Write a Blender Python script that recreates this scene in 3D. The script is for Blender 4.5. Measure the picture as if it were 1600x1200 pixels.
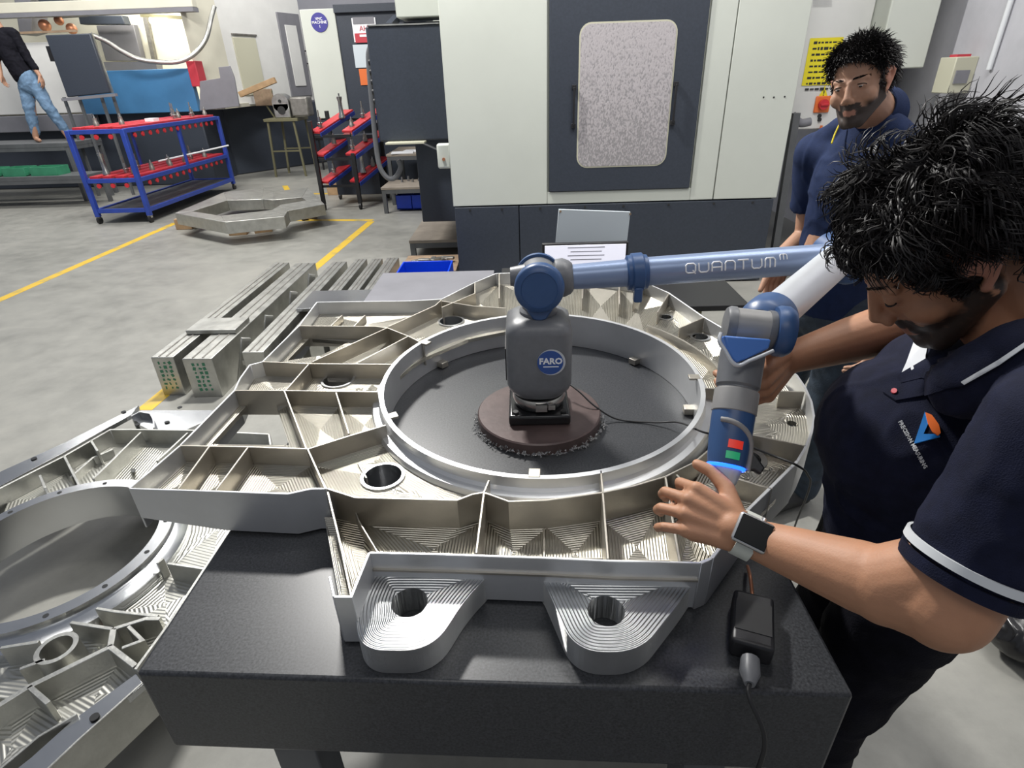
import bpy, bmesh, math, random
from mathutils import Vector, Matrix, noise
import numpy as np
random.seed(7)
C = bpy.context.scene.collection
for o in list(bpy.data.objects): bpy.data.objects.remove(o)
PI = math.pi
# ---------------------------------------------------------------- camera
CAMH, FPX, PITCH, ROLL, YAW = 1.55, 893.0, .4935, -.0325, .025
def _cam():
    cp, sp, cy, sy = math.cos(PITCH), math.sin(PITCH), math.cos(YAW), math.sin(YAW)
    R = Matrix(((cy, -sy, 0), (sy, cy, 0), (0, 0, 1)))
    f, u, r = R @ Vector((0, cp, -sp)), R @ Vector((0, sp, cp)), R @ Vector((1, 0, 0))
    c, s = math.cos(ROLL), math.sin(ROLL)
    return c*r + s*u, -s*r + c*u, f
CR, CU, CF = _cam()
CP = Vector((0, 0, CAMH))
cam = bpy.data.objects.new('camera', bpy.data.cameras.new('camera')); C.objects.link(cam)
cam.data.lens = FPX*36/1600; cam.data.sensor_width = 36; cam.data.clip_start = .02; cam.data.clip_end = 100
cam.matrix_world = Matrix(((CR.x, CU.x, -CF.x, 0), (CR.y, CU.y, -CF.y, 0), (CR.z, CU.z, -CF.z, CAMH), (0, 0, 0, 1)))
bpy.context.scene.camera = cam
def ray(px, py): return CF + CR*((px-800)/FPX) - CU*((py-600)/FPX)
def U(px, py, z):                # point of the level z seen at a pixel of the photograph
    d = ray(px, py); t = (z-CAMH)/d.z; return Vector((d.x*t, d.y*t, z))
def V(px, py, Y):                # point of the vertical plane y = Y
    d = ray(px, py); t = Y/d.y; return Vector((d.x*t, Y, CAMH+d.z*t))
def D(px, py, dep): return CP + ray(px, py)*dep
def U2(px, py, z=.90): p = U(px, py, z); return (p.x, p.y)
# ---------------------------------------------------------------- world, lamps, exposure
sc = bpy.context.scene
sc.view_settings.view_transform = 'Standard'; sc.view_settings.look = 'None'
sc.view_settings.gamma = 1; sc.view_settings.use_curve_mapping = False
sc.view_settings.exposure = -.22
w = bpy.data.worlds.new('hall_light'); sc.world = w; w.use_nodes = True
w.node_tree.nodes['Background'].inputs[0].default_value = (.80, .86, 1, 1)
w.node_tree.nodes['Background'].inputs[1].default_value = .32
def area(name, loc, target, sx, sy, power, col=(1, .98, .94)):
    l = bpy.data.lights.new(name, 'AREA'); l.shape = 'RECTANGLE'; l.size = sx; l.size_y = sy; l.energy = power; l.color = col
    o = bpy.data.objects.new(name, l); C.objects.link(o); o.location = loc
    o.rotation_euler = (Vector(target)-Vector(loc)).to_track_quat('-Z', 'Y').to_euler(); return o
area('bay_or_fill_lamp', (-1.3, 4.0, 4.1), (0, .9, .9), .55, .22, 330)
area('bay_or_fill_lamp', (1.6, 1.6, 4.4), (2.9, 3.6, 1.2), 1.6, .35, 62)  # added fill light without a known fixture, brightens the right wall
area('bay_or_fill_lamp', (-3.6, 5.5, 4.8), (-4.2, 9, .8), 2.2, .6, 330)
area('bay_or_fill_lamp', (-.2, -1.2, 4.2), (0, 1.2, .9), 2.4, .8, 26)  # added front fill behind the camera, lifts faces and front sides
area('bay_or_fill_lamp', (-6.5, 8.2, 5.2), (-6, 10, 0), 3, .8, 230)
area('bay_or_fill_lamp', (-2.6, 11.0, 5.0), (-4.9, 13, 1.4), 1.6, .4, 130)  # extra unseen light, added to whiten the turning centre's side panel
area('enclosure_lamp', (-6.4, 11.7, 3.2), (-6.4, 12.3, 1.5), 1.8, .1, 60, (1, .95, .82))
area('bay_or_fill_lamp', (1.0, 2.6, 4.6), (.7, 4.6, 1.2), 2.0, .6, 80)
# ---------------------------------------------------------------- materials
M = {}
def mat(name, col, rough=.5, metal=0, noise_s=0, noise_a=.1, bump=0, bump_s=60, spec=.5, emit=None, estr=0, coat=0, rvar=0):
    m = bpy.data.materials.new(name); m.use_nodes = True; nt = m.node_tree; N = nt.nodes; L = nt.links
    b = N['Principled BSDF']
    b.inputs['Base Color'].default_value = (*col, 1); b.inputs['Roughness'].default_value = rough
    b.inputs['Metallic'].default_value = metal; b.inputs['Specular IOR Level'].default_value = spec
    if coat: b.inputs['Coat Weight'].default_value = coat; b.inputs['Coat Roughness'].default_value = .1
    if emit: b.inputs['Emission Color'].default_value = (*emit, 1); b.inputs['Emission Strength'].default_value = estr
    tc = N.new('ShaderNodeTexCoord')
    if noise_s:
        n = N.new('ShaderNodeTexNoise'); n.inputs['Scale'].default_value = noise_s; n.inputs['Detail'].default_value = 6; n.inputs['Roughness'].default_value = .6
        L.new(tc.outputs['Object'], n.inputs['Vector'])
        r = N.new('ShaderNodeValToRGB'); r.color_ramp.elements[0].position = .3; r.color_ramp.elements[1].position = .7
        r.color_ramp.elements[0].color = (*[max(0, c*(1-noise_a)) for c in col], 1)
        r.color_ramp.elements[1].color = (*[min(1, c*(1+noise_a)) for c in col], 1)
        L.new(n.outputs['Fac'], r.inputs[0]); L.new(r.outputs[0], b.inputs['Base Color'])
        if rvar:
            mr = N.new('ShaderNodeMapRange'); mr.inputs[3].default_value = max(.02, rough-rvar); mr.inputs[4].default_value = rough+rvar
            L.new(n.outputs['Fac'], mr.inputs[0]); L.new(mr.outputs[0], b.inputs['Roughness'])
    if bump:
        n2 = N.new('ShaderNodeTexNoise'); n2.inputs['Scale'].default_value = bump_s; n2.inputs['Detail'].default_value = 4
        L.new(tc.outputs['Object'], n2.inputs['Vector'])
        bp = N.new('ShaderNodeBump'); bp.inputs['Strength'].default_value = bump; bp.inputs['Distance'].default_value = .01
        L.new(n2.outputs['Fac'], bp.inputs['Height']); L.new(bp.outputs[0], b.inputs['Normal'])
    M[name] = m; return m
mat('alu', (.47, .44, .385), .42, .9, 9, .10, .04, 300, rvar=.08)
mat('alu_fine', (.56, .57, .58), .24, 1, 5, .07, .02, 500, rvar=.05)
mat('alu_ring', (.68, .69, .70), .40, .75, 7, .07, .02, 400, rvar=.06)
mat('alu_raw', (.52, .52, .49), .42, 1, 14, .14, .08, 120, rvar=.1)
mat('steel', (.55, .54, .52), .25, 1, 20, .1)
mat('dull_steel', (.26, .25, .23), .5, .7, 12, .25)
mat('granite', (.036, .038, .042), .36, 0, 260, .6, .006, 300, rvar=.06)
mat('granite_side', (.030, .031, .032), .55, 0, 200, .6, .06, 200)
mat('iron_brown', (.085, .058, .055), .38, .2, 30, .15, .03, 80)
mat('black_paint', (.012, .012, .013), .22, 0, 0)
mat('black_rubber', (.016, .016, .017), .5)
mat('black_plastic', (.014, .014, .016), .42, bump=.05, bump_s=400)
mat('arm_grey', (.15, .155, .165), .42, 0, 60, .08)
mat('arm_grey_light', (.27, .265, .26), .42, 0, 40, .06)
mat('arm_blue', (.035, .085, .21), .38, 0, 20, .06)
mat('arm_blue_bright', (.07, .19, .55), .3)
mat('arm_tube', (.24, .31, .47), .34, .3, 8, .05)
mat('arm_silver', (.62, .64, .67), .38, .4, 8, .04)
mat('logo_blue', (.02, .075, .30), .3)
mat('print_white', (.85, .86, .88), .5)
mat('red_key', (.85, .05, .03), .4, emit=(1, .05, .03), estr=.25)
mat('green_key', (.03, .45, .2), .4, emit=(.03, .6, .25), estr=.15)
mat('blue_lamp', (.02, .2, 1), .4, emit=(.01, .10, 1), estr=4)
mat('machine_white', (.56, .585, .53), .42, 0, 1.2, .045, .02, 40)
mat('machine_dark', (.036, .044, .060), .45, 0, 60, .12, .05, 300)
mat('machine_cream', (.62, .60, .50), .5, 0, 2, .07)
mat('machine_blue', (.05, .17, .34), .45, 0, 2, .12)
mat('machine_grey', (.19, .19, .21), .5, 0, 3, .1)
mat('dark_void', (.012, .013, .015), .7)
mat('white_paint', (.66, .66, .64), .5, 0, 3, .05)
mat('wall_paint', (.36, .36, .40), .8, 0, 1.5, .09, .05, 20)
mat('wall_pale', (.43, .43, .46), .8, 0, 2.5, .13, .08, 15)
mat('cart_blue', (.025, .06, .34), .4, 0, 8, .15)
mat('tray_red', (.55, .03, .04), .4, 0, 10, .12)
mat('bin_blue', (.004, .055, .62), .35, 0, 6, .08)
mat('tray_green', (.04, .22, .12), .45, 0, 6, .15)
mat('wood', (.27, .19, .125), .65, 0, 9, .25, .1, 60)
mat('wood_pale', (.40, .26, .14), .6, 0, 9, .2, .1, 60)
mat('board', (.29, .25, .205), .6, 0, 5, .2, .05, 60)
mat('bench_grey', (.10, .105, .11), .5, 0, 6, .15)
mat('yellow_tag', (.78, .66, .02), .5)
mat('orange_tag', (.75, .17, .04), .5)
mat('red_print', (.5, .04, .06), .5)
mat('ink', (.02, .02, .02), .6)
mat('sign_purple', (.05, .045, .26), .45)
mat('copper', (.50, .22, .12), .4, .6)
mat('ivory', (.50, .49, .38), .5)
mat('whiteboard', (.60, .66, .70), .3)
mat('screen_white', (.85, .85, .9), .3, emit=(.86, .86, 1), estr=.7)
mat('tube_lamp', (1, 1, 1), .3, emit=(1, .97, .9), estr=9)
mat('glue', (.8, .8, .8), .08, 0, spec=.6); M['glue'].node_tree.nodes['Principled BSDF'].inputs['Transmission Weight'].default_value = .9
mat('olive_paint', (.16, .15, .085), .5, .2)
mat('denim', (.13, .22, .34), .8, 0, 30, .2, .2, 200)
mat('denim_dark', (.03, .045, .065), .8, 0, 25, .35, .2, 200)
mat('navy', (.0075, .0095, .026), .85, 0, 40, .3, .25, 700, spec=.2)
mat('navy_blue', (.012, .023, .068), .85, 0, 40, .15, .2, 500, spec=.2)
mat('black_cloth', (.006, .006, .010), .85, 0, 30, .3, .2, 300, spec=.15)
mat('white_trim', (.62, .64, .66), .7)
mat('white_cloth', (.70, .72, .76), .7)
mat('watch_glass', (.004, .005, .006), .25, spec=.12)
mat('watch_case', (.62, .62, .62), .3, .9)
mat('watch_strap', (.56, .58, .52), .5)
mat('emblem_orange', (.9, .17, .02), .6)
mat('emblem_blue', (.0, .20, .62), .6)
# machined pocket floors: cutter passes parallel to the pocket edge (UV.x is the distance from it)
def mat_machined(name, col, pitch=.0052, strength=.9, rough=.26):
    m = bpy.data.materials.new(name); m.use_nodes = True; N = m.node_tree.nodes; L = m.node_tree.links; b = N['Principled BSDF']
    b.inputs['Metallic'].default_value = 1; b.inputs['Roughness'].default_value = rough
    uv = N.new('ShaderNodeUVMap'); sp = N.new('ShaderNodeSeparateXYZ'); L.new(uv.outputs[0], sp.inputs[0])
    mu = N.new('ShaderNodeMath'); mu.operation = 'MULTIPLY'; mu.inputs[1].default_value = 2*PI/pitch; L.new(sp.outputs[0], mu.inputs[0])
    s = N.new('ShaderNodeMath'); s.operation = 'SINE'; L.new(mu.outputs[0], s.inputs[0])
    s2 = N.new('ShaderNodeMath'); s2.operation = 'MULTIPLY_ADD'; s2.inputs[1].default_value = .5; s2.inputs[2].default_value = .5; L.new(s.outputs[0], s2.inputs[0])
    bp = N.new('ShaderNodeBump'); bp.inputs['Strength'].default_value = strength; bp.inputs['Distance'].default_value = .0014
    L.new(s2.outputs[0], bp.inputs['Height']); L.new(bp.outputs[0], b.inputs['Normal'])
    tc = N.new('ShaderNodeTexCoord'); n = N.new('ShaderNodeTexNoise'); n.inputs['Scale'].default_value = 11; n.inputs['Detail'].default_value = 4
    L.new(tc.outputs['Object'], n.inputs['Vector'])
    r = N.new('ShaderNodeValToRGB'); r.color_ramp.elements[0].position = .35; r.color_ramp.elements[1].position = .7
    r.color_ramp.elements[0].color = (*[c*.86 for c in col], 1); r.color_ramp.elements[1].color = (*[min(1, c*1.08) for c in col], 1)
    L.new(n.outputs['Fac'], r.inputs[0])
    L.new(r.outputs[0], b.inputs['Base Color']); M[name] = m
mat_machined('pocket', (.50, .475, .41), rough=.34, strength=1.0)
mat_machined('pocket_fine', (.58, .59, .59), rough=.33, strength=1.0)
mat_machined('pocket_low', (.56, .555, .51), .011, .6, .4)
def mat_floor():
    m = bpy.data.materials.new('concrete'); m.use_nodes = True; N = m.node_tree.nodes; L = m.node_tree.links; b = N['Principled BSDF']
    tc = N.new('ShaderNodeTexCoord')
    def nz(s, d=8, r=.6):
        n = N.new('ShaderNodeTexNoise'); n.inputs['Scale'].default_value = s; n.inputs['Detail'].default_value = d; n.inputs['Roughness'].default_value = r
        L.new(tc.outputs['Object'], n.inputs['Vector']); return n
    a = nz(.7); c = nz(6, 10, .7); r = N.new('ShaderNodeValToRGB')
    e = r.color_ramp.elements; e[0].position = .32; e[0].color = (.16, .16, .145, 1); e[1].position = .70; e[1].color = (.37, .36, .325, 1)
    k = r.color_ramp.elements.new(.52); k.color = (.275, .272, .248, 1)
    mx = N.new('ShaderNodeMath'); mx.operation = 'MULTIPLY_ADD'; mx.inputs[1].default_value = .35; L.new(c.outputs['Fac'], mx.inputs[0])
    sb = N.new('ShaderNodeMath'); sb.operation = 'MULTIPLY'; sb.inputs[1].default_value = .66; L.new(a.outputs['Fac'], sb.inputs[0]); L.new(sb.outputs[0], mx.inputs[2])
    L.new(mx.outputs[0], r.inputs[0]); L.new(r.outputs[0], b.inputs['Base Color'])
    mr = N.new('ShaderNodeMapRange'); mr.inputs[3].default_value = .28; mr.inputs[4].default_value = .6; L.new(c.outputs['Fac'], mr.inputs[0]); L.new(mr.outputs[0], b.inputs['Roughness'])
    bp = N.new('ShaderNodeBump'); bp.inputs['Strength'].default_value = .12; bp.inputs['Distance'].default_value = .004
    L.new(c.outputs['Fac'], bp.inputs['Height']); L.new(bp.outputs[0], b.inputs['Normal']); M['concrete'] = m
mat_floor()
def mat_paint_worn():
    m = bpy.data.materials.new('line_yellow'); m.use_nodes = True; N = m.node_tree.nodes; L = m.node_tree.links; b = N['Principled BSDF']
    tc = N.new('ShaderNodeTexCoord'); n = N.new('ShaderNodeTexNoise'); n.inputs['Scale'].default_value = 5; n.inputs['Detail'].default_value = 8
    L.new(tc.outputs['Object'], n.inputs['Vector']); r = N.new('ShaderNodeValToRGB')
    r.color_ramp.elements[0].position = .30; r.color_ramp.elements[0].color = (.33, .28, .12, 1); r.color_ramp.elements[1].position = .48; r.color_ramp.elements[1].color = (.66, .43, .035, 1)
    L.new(n.outputs['Fac'], r.inputs[0]); L.new(r.outputs[0], b.inputs['Base Color']); b.inputs['Roughness'].default_value = .5; M['line_yellow'] = m
mat_paint_worn()
def mat_speckle():       # splashed window pane of the machine door
    m = bpy.data.materials.new('splashed_pane'); m.use_nodes = True; N = m.node_tree.nodes; L = m.node_tree.links; b = N['Principled BSDF']
    tc = N.new('ShaderNodeTexCoord'); mp = N.new('ShaderNodeMapping'); mp.inputs['Scale'].default_value = (1, 1, .55); L.new(tc.outputs['Object'], mp.inputs[0])
    n = N.new('ShaderNodeTexNoise'); n.inputs['Scale'].default_value = 105; n.inputs['Detail'].default_value = 3; L.new(mp.outputs[0], n.inputs['Vector'])
    sp = N.new('ShaderNodeSeparateXYZ'); L.new(tc.outputs['Object'], sp.inputs[0])
    mr = N.new('ShaderNodeMapRange'); mr.inputs[1].default_value = .9; mr.inputs[2].default_value = 1.8; mr.inputs[3].default_value = .47; mr.inputs[4].default_value = .28
    L.new(sp.outputs[2], mr.inputs[0]); lt = N.new('ShaderNodeMath'); lt.operation = 'SUBTRACT'; L.new(n.outputs['Fac'], lt.inputs[0]); L.new(mr.outputs[0], lt.inputs[1])
    r = N.new('ShaderNodeValToRGB'); r.color_ramp.elements[0].position = 0; r.color_ramp.elements[0].color = (.36, .345, .35, 1); r.color_ramp.elements[1].position = .18; r.color_ramp.elements[1].color = (.57, .53, .54, 1)
    L.new(lt.outputs[0], r.inputs[0]); L.new(r.outputs[0], b.inputs['Base Color']); b.inputs['Roughness'].default_value = .22; b.inputs['Metallic'].default_value = .25
    bp = N.new('ShaderNodeBump'); bp.inputs['Strength'].default_value = .5; bp.inputs['Distance'].default_value = .004; L.new(n.outputs['Fac'], bp.inputs['Height']); L.new(bp.outputs[0], b.inputs['Normal'])
    M['splashed_pane'] = m
mat_speckle()
# ---------------------------------------------------------------- mesh helpers
OFF = {}
def tag(o, label=None, cat=None, group=None, kind=None):
    if label: o['label'] = label
    if cat: o['category'] = cat
    if group: o['group'] = group
    if kind: o['kind'] = kind
    return o
def thing(name, label, cat, loc=(0, 0, 0), group=None):
    o = bpy.data.objects.new(name, None); C.objects.link(o); o.location = loc; o.empty_display_size = .1
    tag(o, label, cat, group); OFF[o.name] = Vector(loc); return o
def link(name, me, m, parent, label=None):
    o = bpy.data.objects.new(name, me); C.objects.link(o)
    if m is not None: me.materials.append(M[m] if isinstance(m, str) else m)
    if parent is not None:
        o.parent = parent
        off = OFF.get(parent.name, Vector((0, 0, 0)))
        OFF[o.name] = off
        if off.length and parent.type == 'EMPTY': me.transform(Matrix.Translation(-off))
        elif off.length: me.transform(Matrix.Translation(-off))
    if label: o['label'] = label
    return o
class B:
    def __init__(s): s.v = []; s.f = []; s.uv = {}
    def add(s, vs, fs):
        k = len(s.v); s.v += [tuple(v) for v in vs]; s.f += [tuple(i+k for i in f) for f in fs]; return s
    def box(s, c, d, rot=0, mtx=None):
        c = Vector(c); x, y, z = [q/2 for q in d]
        R = mtx if mtx is not None else Matrix.Rotation(rot, 3, 'Z')
        vs = [c + R @ Vector((i*x, j*y, k*z)) for i in (-1, 1) for j in (-1, 1) for k in (-1, 1)]
        return s.add(vs, [(0, 1, 3, 2), (4, 6, 7, 5), (0, 4, 5, 1), (2, 3, 7, 6), (0, 2, 6, 4), (1, 5, 7, 3)])
    def bb(s, x0, x1, y0, y1, z0, z1): return s.box(((x0+x1)/2, (y0+y1)/2, (z0+z1)/2), (x1-x0, y1-y0, z1-z0))
    def bar(s, p, q, a, b=None, up=(0, 0, 1)):      # rectangular bar between two points
        p, q = Vector(p), Vector(q); d = (q-p).normalized(); x = d.cross(Vector(up))
        if x.length < 1e-3: x = d.cross(Vector((0, 1, 0)))
        x.normalize(); y = d.cross(x); b = b or a
        vs = [e + x*i*a/2 + y*j*b/2 for e in (p, q) for i, j in ((-1, -1), (1, -1), (1, 1), (-1, 1))]
        return s.add(vs, [(0, 3, 2, 1), (4, 5, 6, 7)] + [(i, (i+1) % 4, 4+(i+1) % 4, 4+i) for i in range(4)])
    def cyl(s, p, q, r0, r1=None, n=24, cap=True):
        return s.tube([p, q], [r0, r0 if r1 is None else r1], n, cap)
    def tube(s, pts, r, n=8, cap=True):
        pts = [Vector(p) for p in pts]; m = len(pts); r = r if isinstance(r, (list, tuple)) else [r]*m
        up = None; k = len(s.v); vs = []; fs = []
        for i, p in enumerate(pts):
            d = (pts[min(i+1, m-1)]-pts[max(i-1, 0)]).normalized()
            if up is None: up = Vector((0, 0, 1)) if abs(d.z) < .9 else Vector((0, 1, 0))
            x = d.cross(up)
            if x.length < 1e-5: x = d.orthogonal()
            x.normalize(); y = d.cross(x); up = -y if y.dot(up) < 0 else y
            vs += [p + (x*math.cos(2*PI*j/n) + y*math.sin(2*PI*j/n))*r[i] for j in range(n)]
            x2 = d.cross(up)
            if x2.dot(x) < 0: up = -up
        for i in range(m-1):
            fs += [(i*n+j, i*n+(j+1) % n, (i+1)*n+(j+1) % n, (i+1)*n+j) for j in range(n)]
        if cap: fs += [tuple(range(n))[::-1], tuple((m-1)*n+j for j in range(n))]
        return s.add(vs, fs)
    def prism(s, poly, z0, z1):
        n = len(poly)
        return s.add([(x, y, z0) for x, y in poly]+[(x, y, z1) for x, y in poly],
                     [tuple(range(n))[::-1], tuple(range(n, 2*n))]+[(i, (i+1) % n, n+(i+1) % n, n+i) for i in range(n)])
    def ext(s, poly, vec):       # extrude any 3D polygon by a vector
        n = len(poly); vec = Vector(vec)
        return s.add([Vector(p) for p in poly]+[Vector(p)+vec for p in poly],
                     [tuple(range(n))[::-1], tuple(range(n, 2*n))]+[(i, (i+1) % n, n+(i+1) % n, n+i) for i in range(n)])
    def ell(s, c, r, R=None, n=24, m=14):
        c = Vector(c); R = R or Matrix.Identity(3); r = (r, r, r) if isinstance(r, (int, float)) else r
        vs = [c + R @ Vector((0, 0, r[2]))]
        for i in range(1, m):
            a = PI*i/m
            vs += [c + R @ Vector((r[0]*math.sin(a)*math.cos(2*PI*j/n), r[1]*math.sin(a)*math.sin(2*PI*j/n), r[2]*math.cos(a))) for j in range(n)]
        vs.append(c + R @ Vector((0, 0, -r[2]))); fs = [(0, 1+j, 1+(j+1) % n) for j in range(n)]
        for i in range(m-2): fs += [(1+i*n+j, 1+(i+1)*n+j, 1+(i+1)*n+(j+1) % n, 1+i*n+(j+1) % n) for j in range(n)]
        e = len(vs)-1; fs += [(e, 1+(m-2)*n+(j+1) % n, 1+(m-2)*n+j) for j in range(n)]
        return s.add(vs, fs)
    def lathe(s, prof, c, n=64, ax=(1, 0, 0), ay=(0, 1, 0), az=(0, 0, 1), close=False, sx=1, sy=1):
        c, ax, ay, az = Vector(c), Vector(ax), Vector(ay), Vector(az); m = len(prof); vs = []
        for r, z in prof: vs += [c + ax*(r*sx*math.cos(2*PI*j/n)) + ay*(r*sy*math.sin(2*PI*j/n)) + az*z for j in range(n)]
        fs = [(i*n+j, i*n+(j+1) % n, ((i+1) % m)*n+(j+1) % n, ((i+1) % m)*n+j) for i in range(m if close else m-1) for j in range(n)]
        if not close: fs += [tuple(range(n))[::-1], tuple((m-1)*n+j for j in range(n))]
        return s.add(vs, fs)
    def build(s, name, m, parent=None, smooth=0, bevel=0, label=None, seg=2):
        me = bpy.data.meshes.new(name); me.from_pydata([tuple(v) for v in s.v], [], s.f)
        if s.uv:
            l = me.uv_layers.new(name='UVMap')
            for p in me.polygons:
                if p.index in s.uv:
                    for li, uv in zip(p.loop_indices, s.uv[p.index]): l.data[li].uv = uv
        bm = bmesh.new(); bm.from_mesh(me)
        if not s.uv: bmesh.ops.remove_doubles(bm, verts=bm.verts, dist=1e-6)
        bmesh.ops.recalc_face_normals(bm, faces=bm.faces); bm.to_mesh(me); bm.free()
        if smooth:
            me.shade_smooth(); me.set_sharp_from_angle(angle=math.radians(smooth if smooth > 1 else 40))
        o = link(name, me, m, parent, label)
        if bevel:
            md = o.modifiers.new('edge', 'BEVEL'); md.width = bevel; md.segments = seg; md.limit_method = 'ANGLE'; md.angle_limit = math.radians(35)
            if not smooth: me.shade_smooth(); me.set_sharp_from_angle(angle=math.radians(30))
        return o
def copy_thing(root, loc, rz=0, label=None, group=None):
    r = root.copy(); C.objects.link(r); r.location = loc; r.rotation_euler = (0, 0, rz)
    if label: r['label'] = label
    if group: r['group'] = group
    for ch in list(root.children):
        c = ch.copy(); C.objects.link(c); c.parent = r
        for g in ch.children: d = g.copy(); C.objects.link(d); d.parent = c
    return r
def struct(o): o['kind'] = 'structure'; return o
def smooth_path(pts, n=8):
    pts = [Vector(p) for p in pts]; out = []
    for i in range(len(pts)-1):
        p0, p1, p2, p3 = pts[max(i-1, 0)], pts[i], pts[i+1], pts[min(i+2, len(pts)-1)]
        for k in range(n):
            t = k/n; out.append(.5*((2*p1)+(p2-p0)*t+(2*p0-5*p1+4*p2-p3)*t*t+(3*p1-p0-3*p2+p3)*t**3))
    return out+[pts[-1]]
def text(s, size, org, xd, yd, m, parent, name='lettering', depth=.0006, bend=None, align='CENTER', bold=0, cuts=0):
    cu = bpy.data.curves.new(name, 'FONT'); cu.body = s; cu.size = size; cu.align_x = align; cu.align_y = 'CENTER'; cu.extrude = depth; cu.offset = bold; cu.resolution_u = 2
    ob = bpy.data.objects.new(name, cu); me = bpy.data.meshes.new_from_object(ob); bpy.data.objects.remove(ob); bpy.data.curves.remove(cu)
    if cuts:
        bm = bmesh.new(); bm.from_mesh(me); bmesh.ops.triangulate(bm, faces=bm.faces)
        bmesh.ops.subdivide_edges(bm, edges=[e for e in bm.edges if e.calc_length() > size*.12], cuts=cuts, use_grid_fill=True); bm.to_mesh(me); bm.free()
    xd, yd = Vector(xd).normalized(), Vector(yd).normalized(); zd = xd.cross(yd)
    for v in me.vertices:
        q = v.co.copy()
        v.co = bend(q) if bend else Vector(org)+xd*q.x+yd*q.y+zd*q.z
    me.materials.clear(); me.name = name
    return link(name, me, m, parent)
# polygon plate with an optional opening; UV.x = distance from the rim (for the cutter marks)
def ray_poly(c, a, poly):
    dx, dy = math.cos(a), math.sin(a); best = None; n = len(poly)
    for i in range(n):
        x1, y1 = poly[i]; x2, y2 = poly[(i+1) % n]; ex, ey = x2-x1, y2-y1
        den = dx*ey-dy*ex
        if abs(den) < 1e-12: continue
        t = ((x1-c[0])*ey-(y1-c[1])*ex)/den; u = ((x1-c[0])*dy-(y1-c[1])*dx)/den
        if t > 1e-9 and -1e-6 <= u <= 1+1e-6 and (best is None or t > best): best = t
    return best or .001
def inner_dist(p, poly):
    best = 9; n = len(poly)
    for i in range(n):
        a, b = Vector(poly[i]), Vector(poly[(i+1) % n]); d = b-a
        if d.length < 1e-6: continue
        t = max(0, min(1, (Vector(p)-a).dot(d)/d.length_squared)); best = min(best, (a+d*t-Vector(p)).length)
    return best
def plate(poly, z, th, hole=None, c=None, n=48):
    b = B()
    if hole is None:
        if c is None:
            A = cx = cy = 0
            for i in range(len(poly)):
                x1, y1 = poly[i]; x2, y2 = poly[(i+1) % len(poly)]; k = x1*y2-x2*y1; A += k; cx += (x1+x2)*k; cy += (y1+y2)*k
            c = (cx/(3*A), cy/(3*A))
        m = len(poly); b.add([(x, y, z) for x, y in poly]+[(x, y, z-th) for x, y in poly]+[(c[0], c[1], z)], [])
        for i in range(m):
            j = (i+1) % m; p1, p2 = Vector(poly[i]), Vector(poly[j]); e = p2-p1; e = e.normalized() if e.length > 1e-9 else Vector((1, 0))
            q = Vector(c)-p1; dist = abs(e.x*q.y-e.y*q.x)
            b.uv[len(b.f)] = [(0, 0), (0, .1), (dist, .05)]; b.f.append((i, j, 2*m))
            b.f.append((i, m+i, m+j, j))
        b.f.append(tuple(range(m, 2*m))[::-1]); return b
    if isinstance(hole, tuple):
        hx, hy, hr = hole[:3]; hp = [(hx+hr*math.cos(2*PI*k/n), hy+hr*(hole[3] if len(hole) > 3 else 1)*math.sin(2*PI*k/n)) for k in range(n)]; c = (hx, hy)
    else:
        hp = hole; c = c or (sum(p[0] for p in hp)/len(hp), sum(p[1] for p in hp)/len(hp))
    ang = sorted({round(math.atan2(y-c[1], x-c[0]) % (2*PI), 5) for x, y in list(poly)+list(hp)})
    ang = [a for i, a in enumerate(ang) if i == 0 or a-ang[i-1] > 2e-4]; m = len(ang); R = 4; rings = []
    for k in range(R+1):
        ring = []
        for a in ang:
            ro, ri = ray_poly(c, a, poly), ray_poly(c, a, hp); r = ro+(ri-ro)*k/R; ring.append((c[0]+r*math.cos(a), c[1]+r*math.sin(a)))
        rings.append(ring)
    for ring in rings: b.add([(x, y, z) for x, y in ring], [])
    dist = [[min(inner_dist(p, poly), 1) for p in ring] for ring in rings]
    k1 = len(b.v); b.add([(x, y, z-th) for x, y in rings[0]]+[(x, y, z-th) for x, y in rings[-1]], [])
    for i in range(m):
        j = (i+1) % m
        for k in range(R):
            b.uv[len(b.f)] = [(dist[k][i], 0), (dist[k][j], 0), (dist[k+1][j], 0), (dist[k+1][i], 0)]
            b.f.append((k*m+i, k*m+j, (k+1)*m+j, (k+1)*m+i))
        b.f += [(i, k1+i, k1+j, j), (R*m+i, R*m+j, k1+m+j, k1+m+i), (k1+i, k1+m+i, k1+m+j, k1+j)]
    return b
def wall(pts, z0, z1, t, closed=False):      # thin wall along a plan polyline, mitred; z1 may be a list
    pts = [Vector(p[:2]) for p in pts]; n = len(pts); b = B(); z1 = z1 if isinstance(z1, (list, tuple)) else [z1]*n; z0 = z0 if isinstance(z0, (list, tuple)) else [z0]*n
    for i, p in enumerate(pts):
        a = (p-pts[i-1]).normalized() if (i or closed) else None; c = (pts[(i+1) % n]-p).normalized() if (i < n-1 or closed) else None
        a = a or c; c = c or a; na, nc = Vector((-a.y, a.x)), Vector((-c.y, c.x)); m = (na+nc).normalized(); k = min(2.5, 1/max(.3, m.dot(na)))
        o = m*(t/2*k); b.v += [(p.x+o.x, p.y+o.y, z0[i]), (p.x-o.x, p.y-o.y, z0[i]), (p.x-o.x, p.y-o.y, z1[i]), (p.x+o.x, p.y+o.y, z1[i])]
    for i in range(n if closed else n-1):
        j = (i+1) % n
        for k in range(4): b.f.append((i*4+k, j*4+k, j*4+(k+1) % 4, i*4+(k+1) % 4))
    if not closed: b.f += [(0, 1, 2, 3), ((n-1)*4+3, (n-1)*4+2, (n-1)*4+1, (n-1)*4)]
    return b
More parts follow.
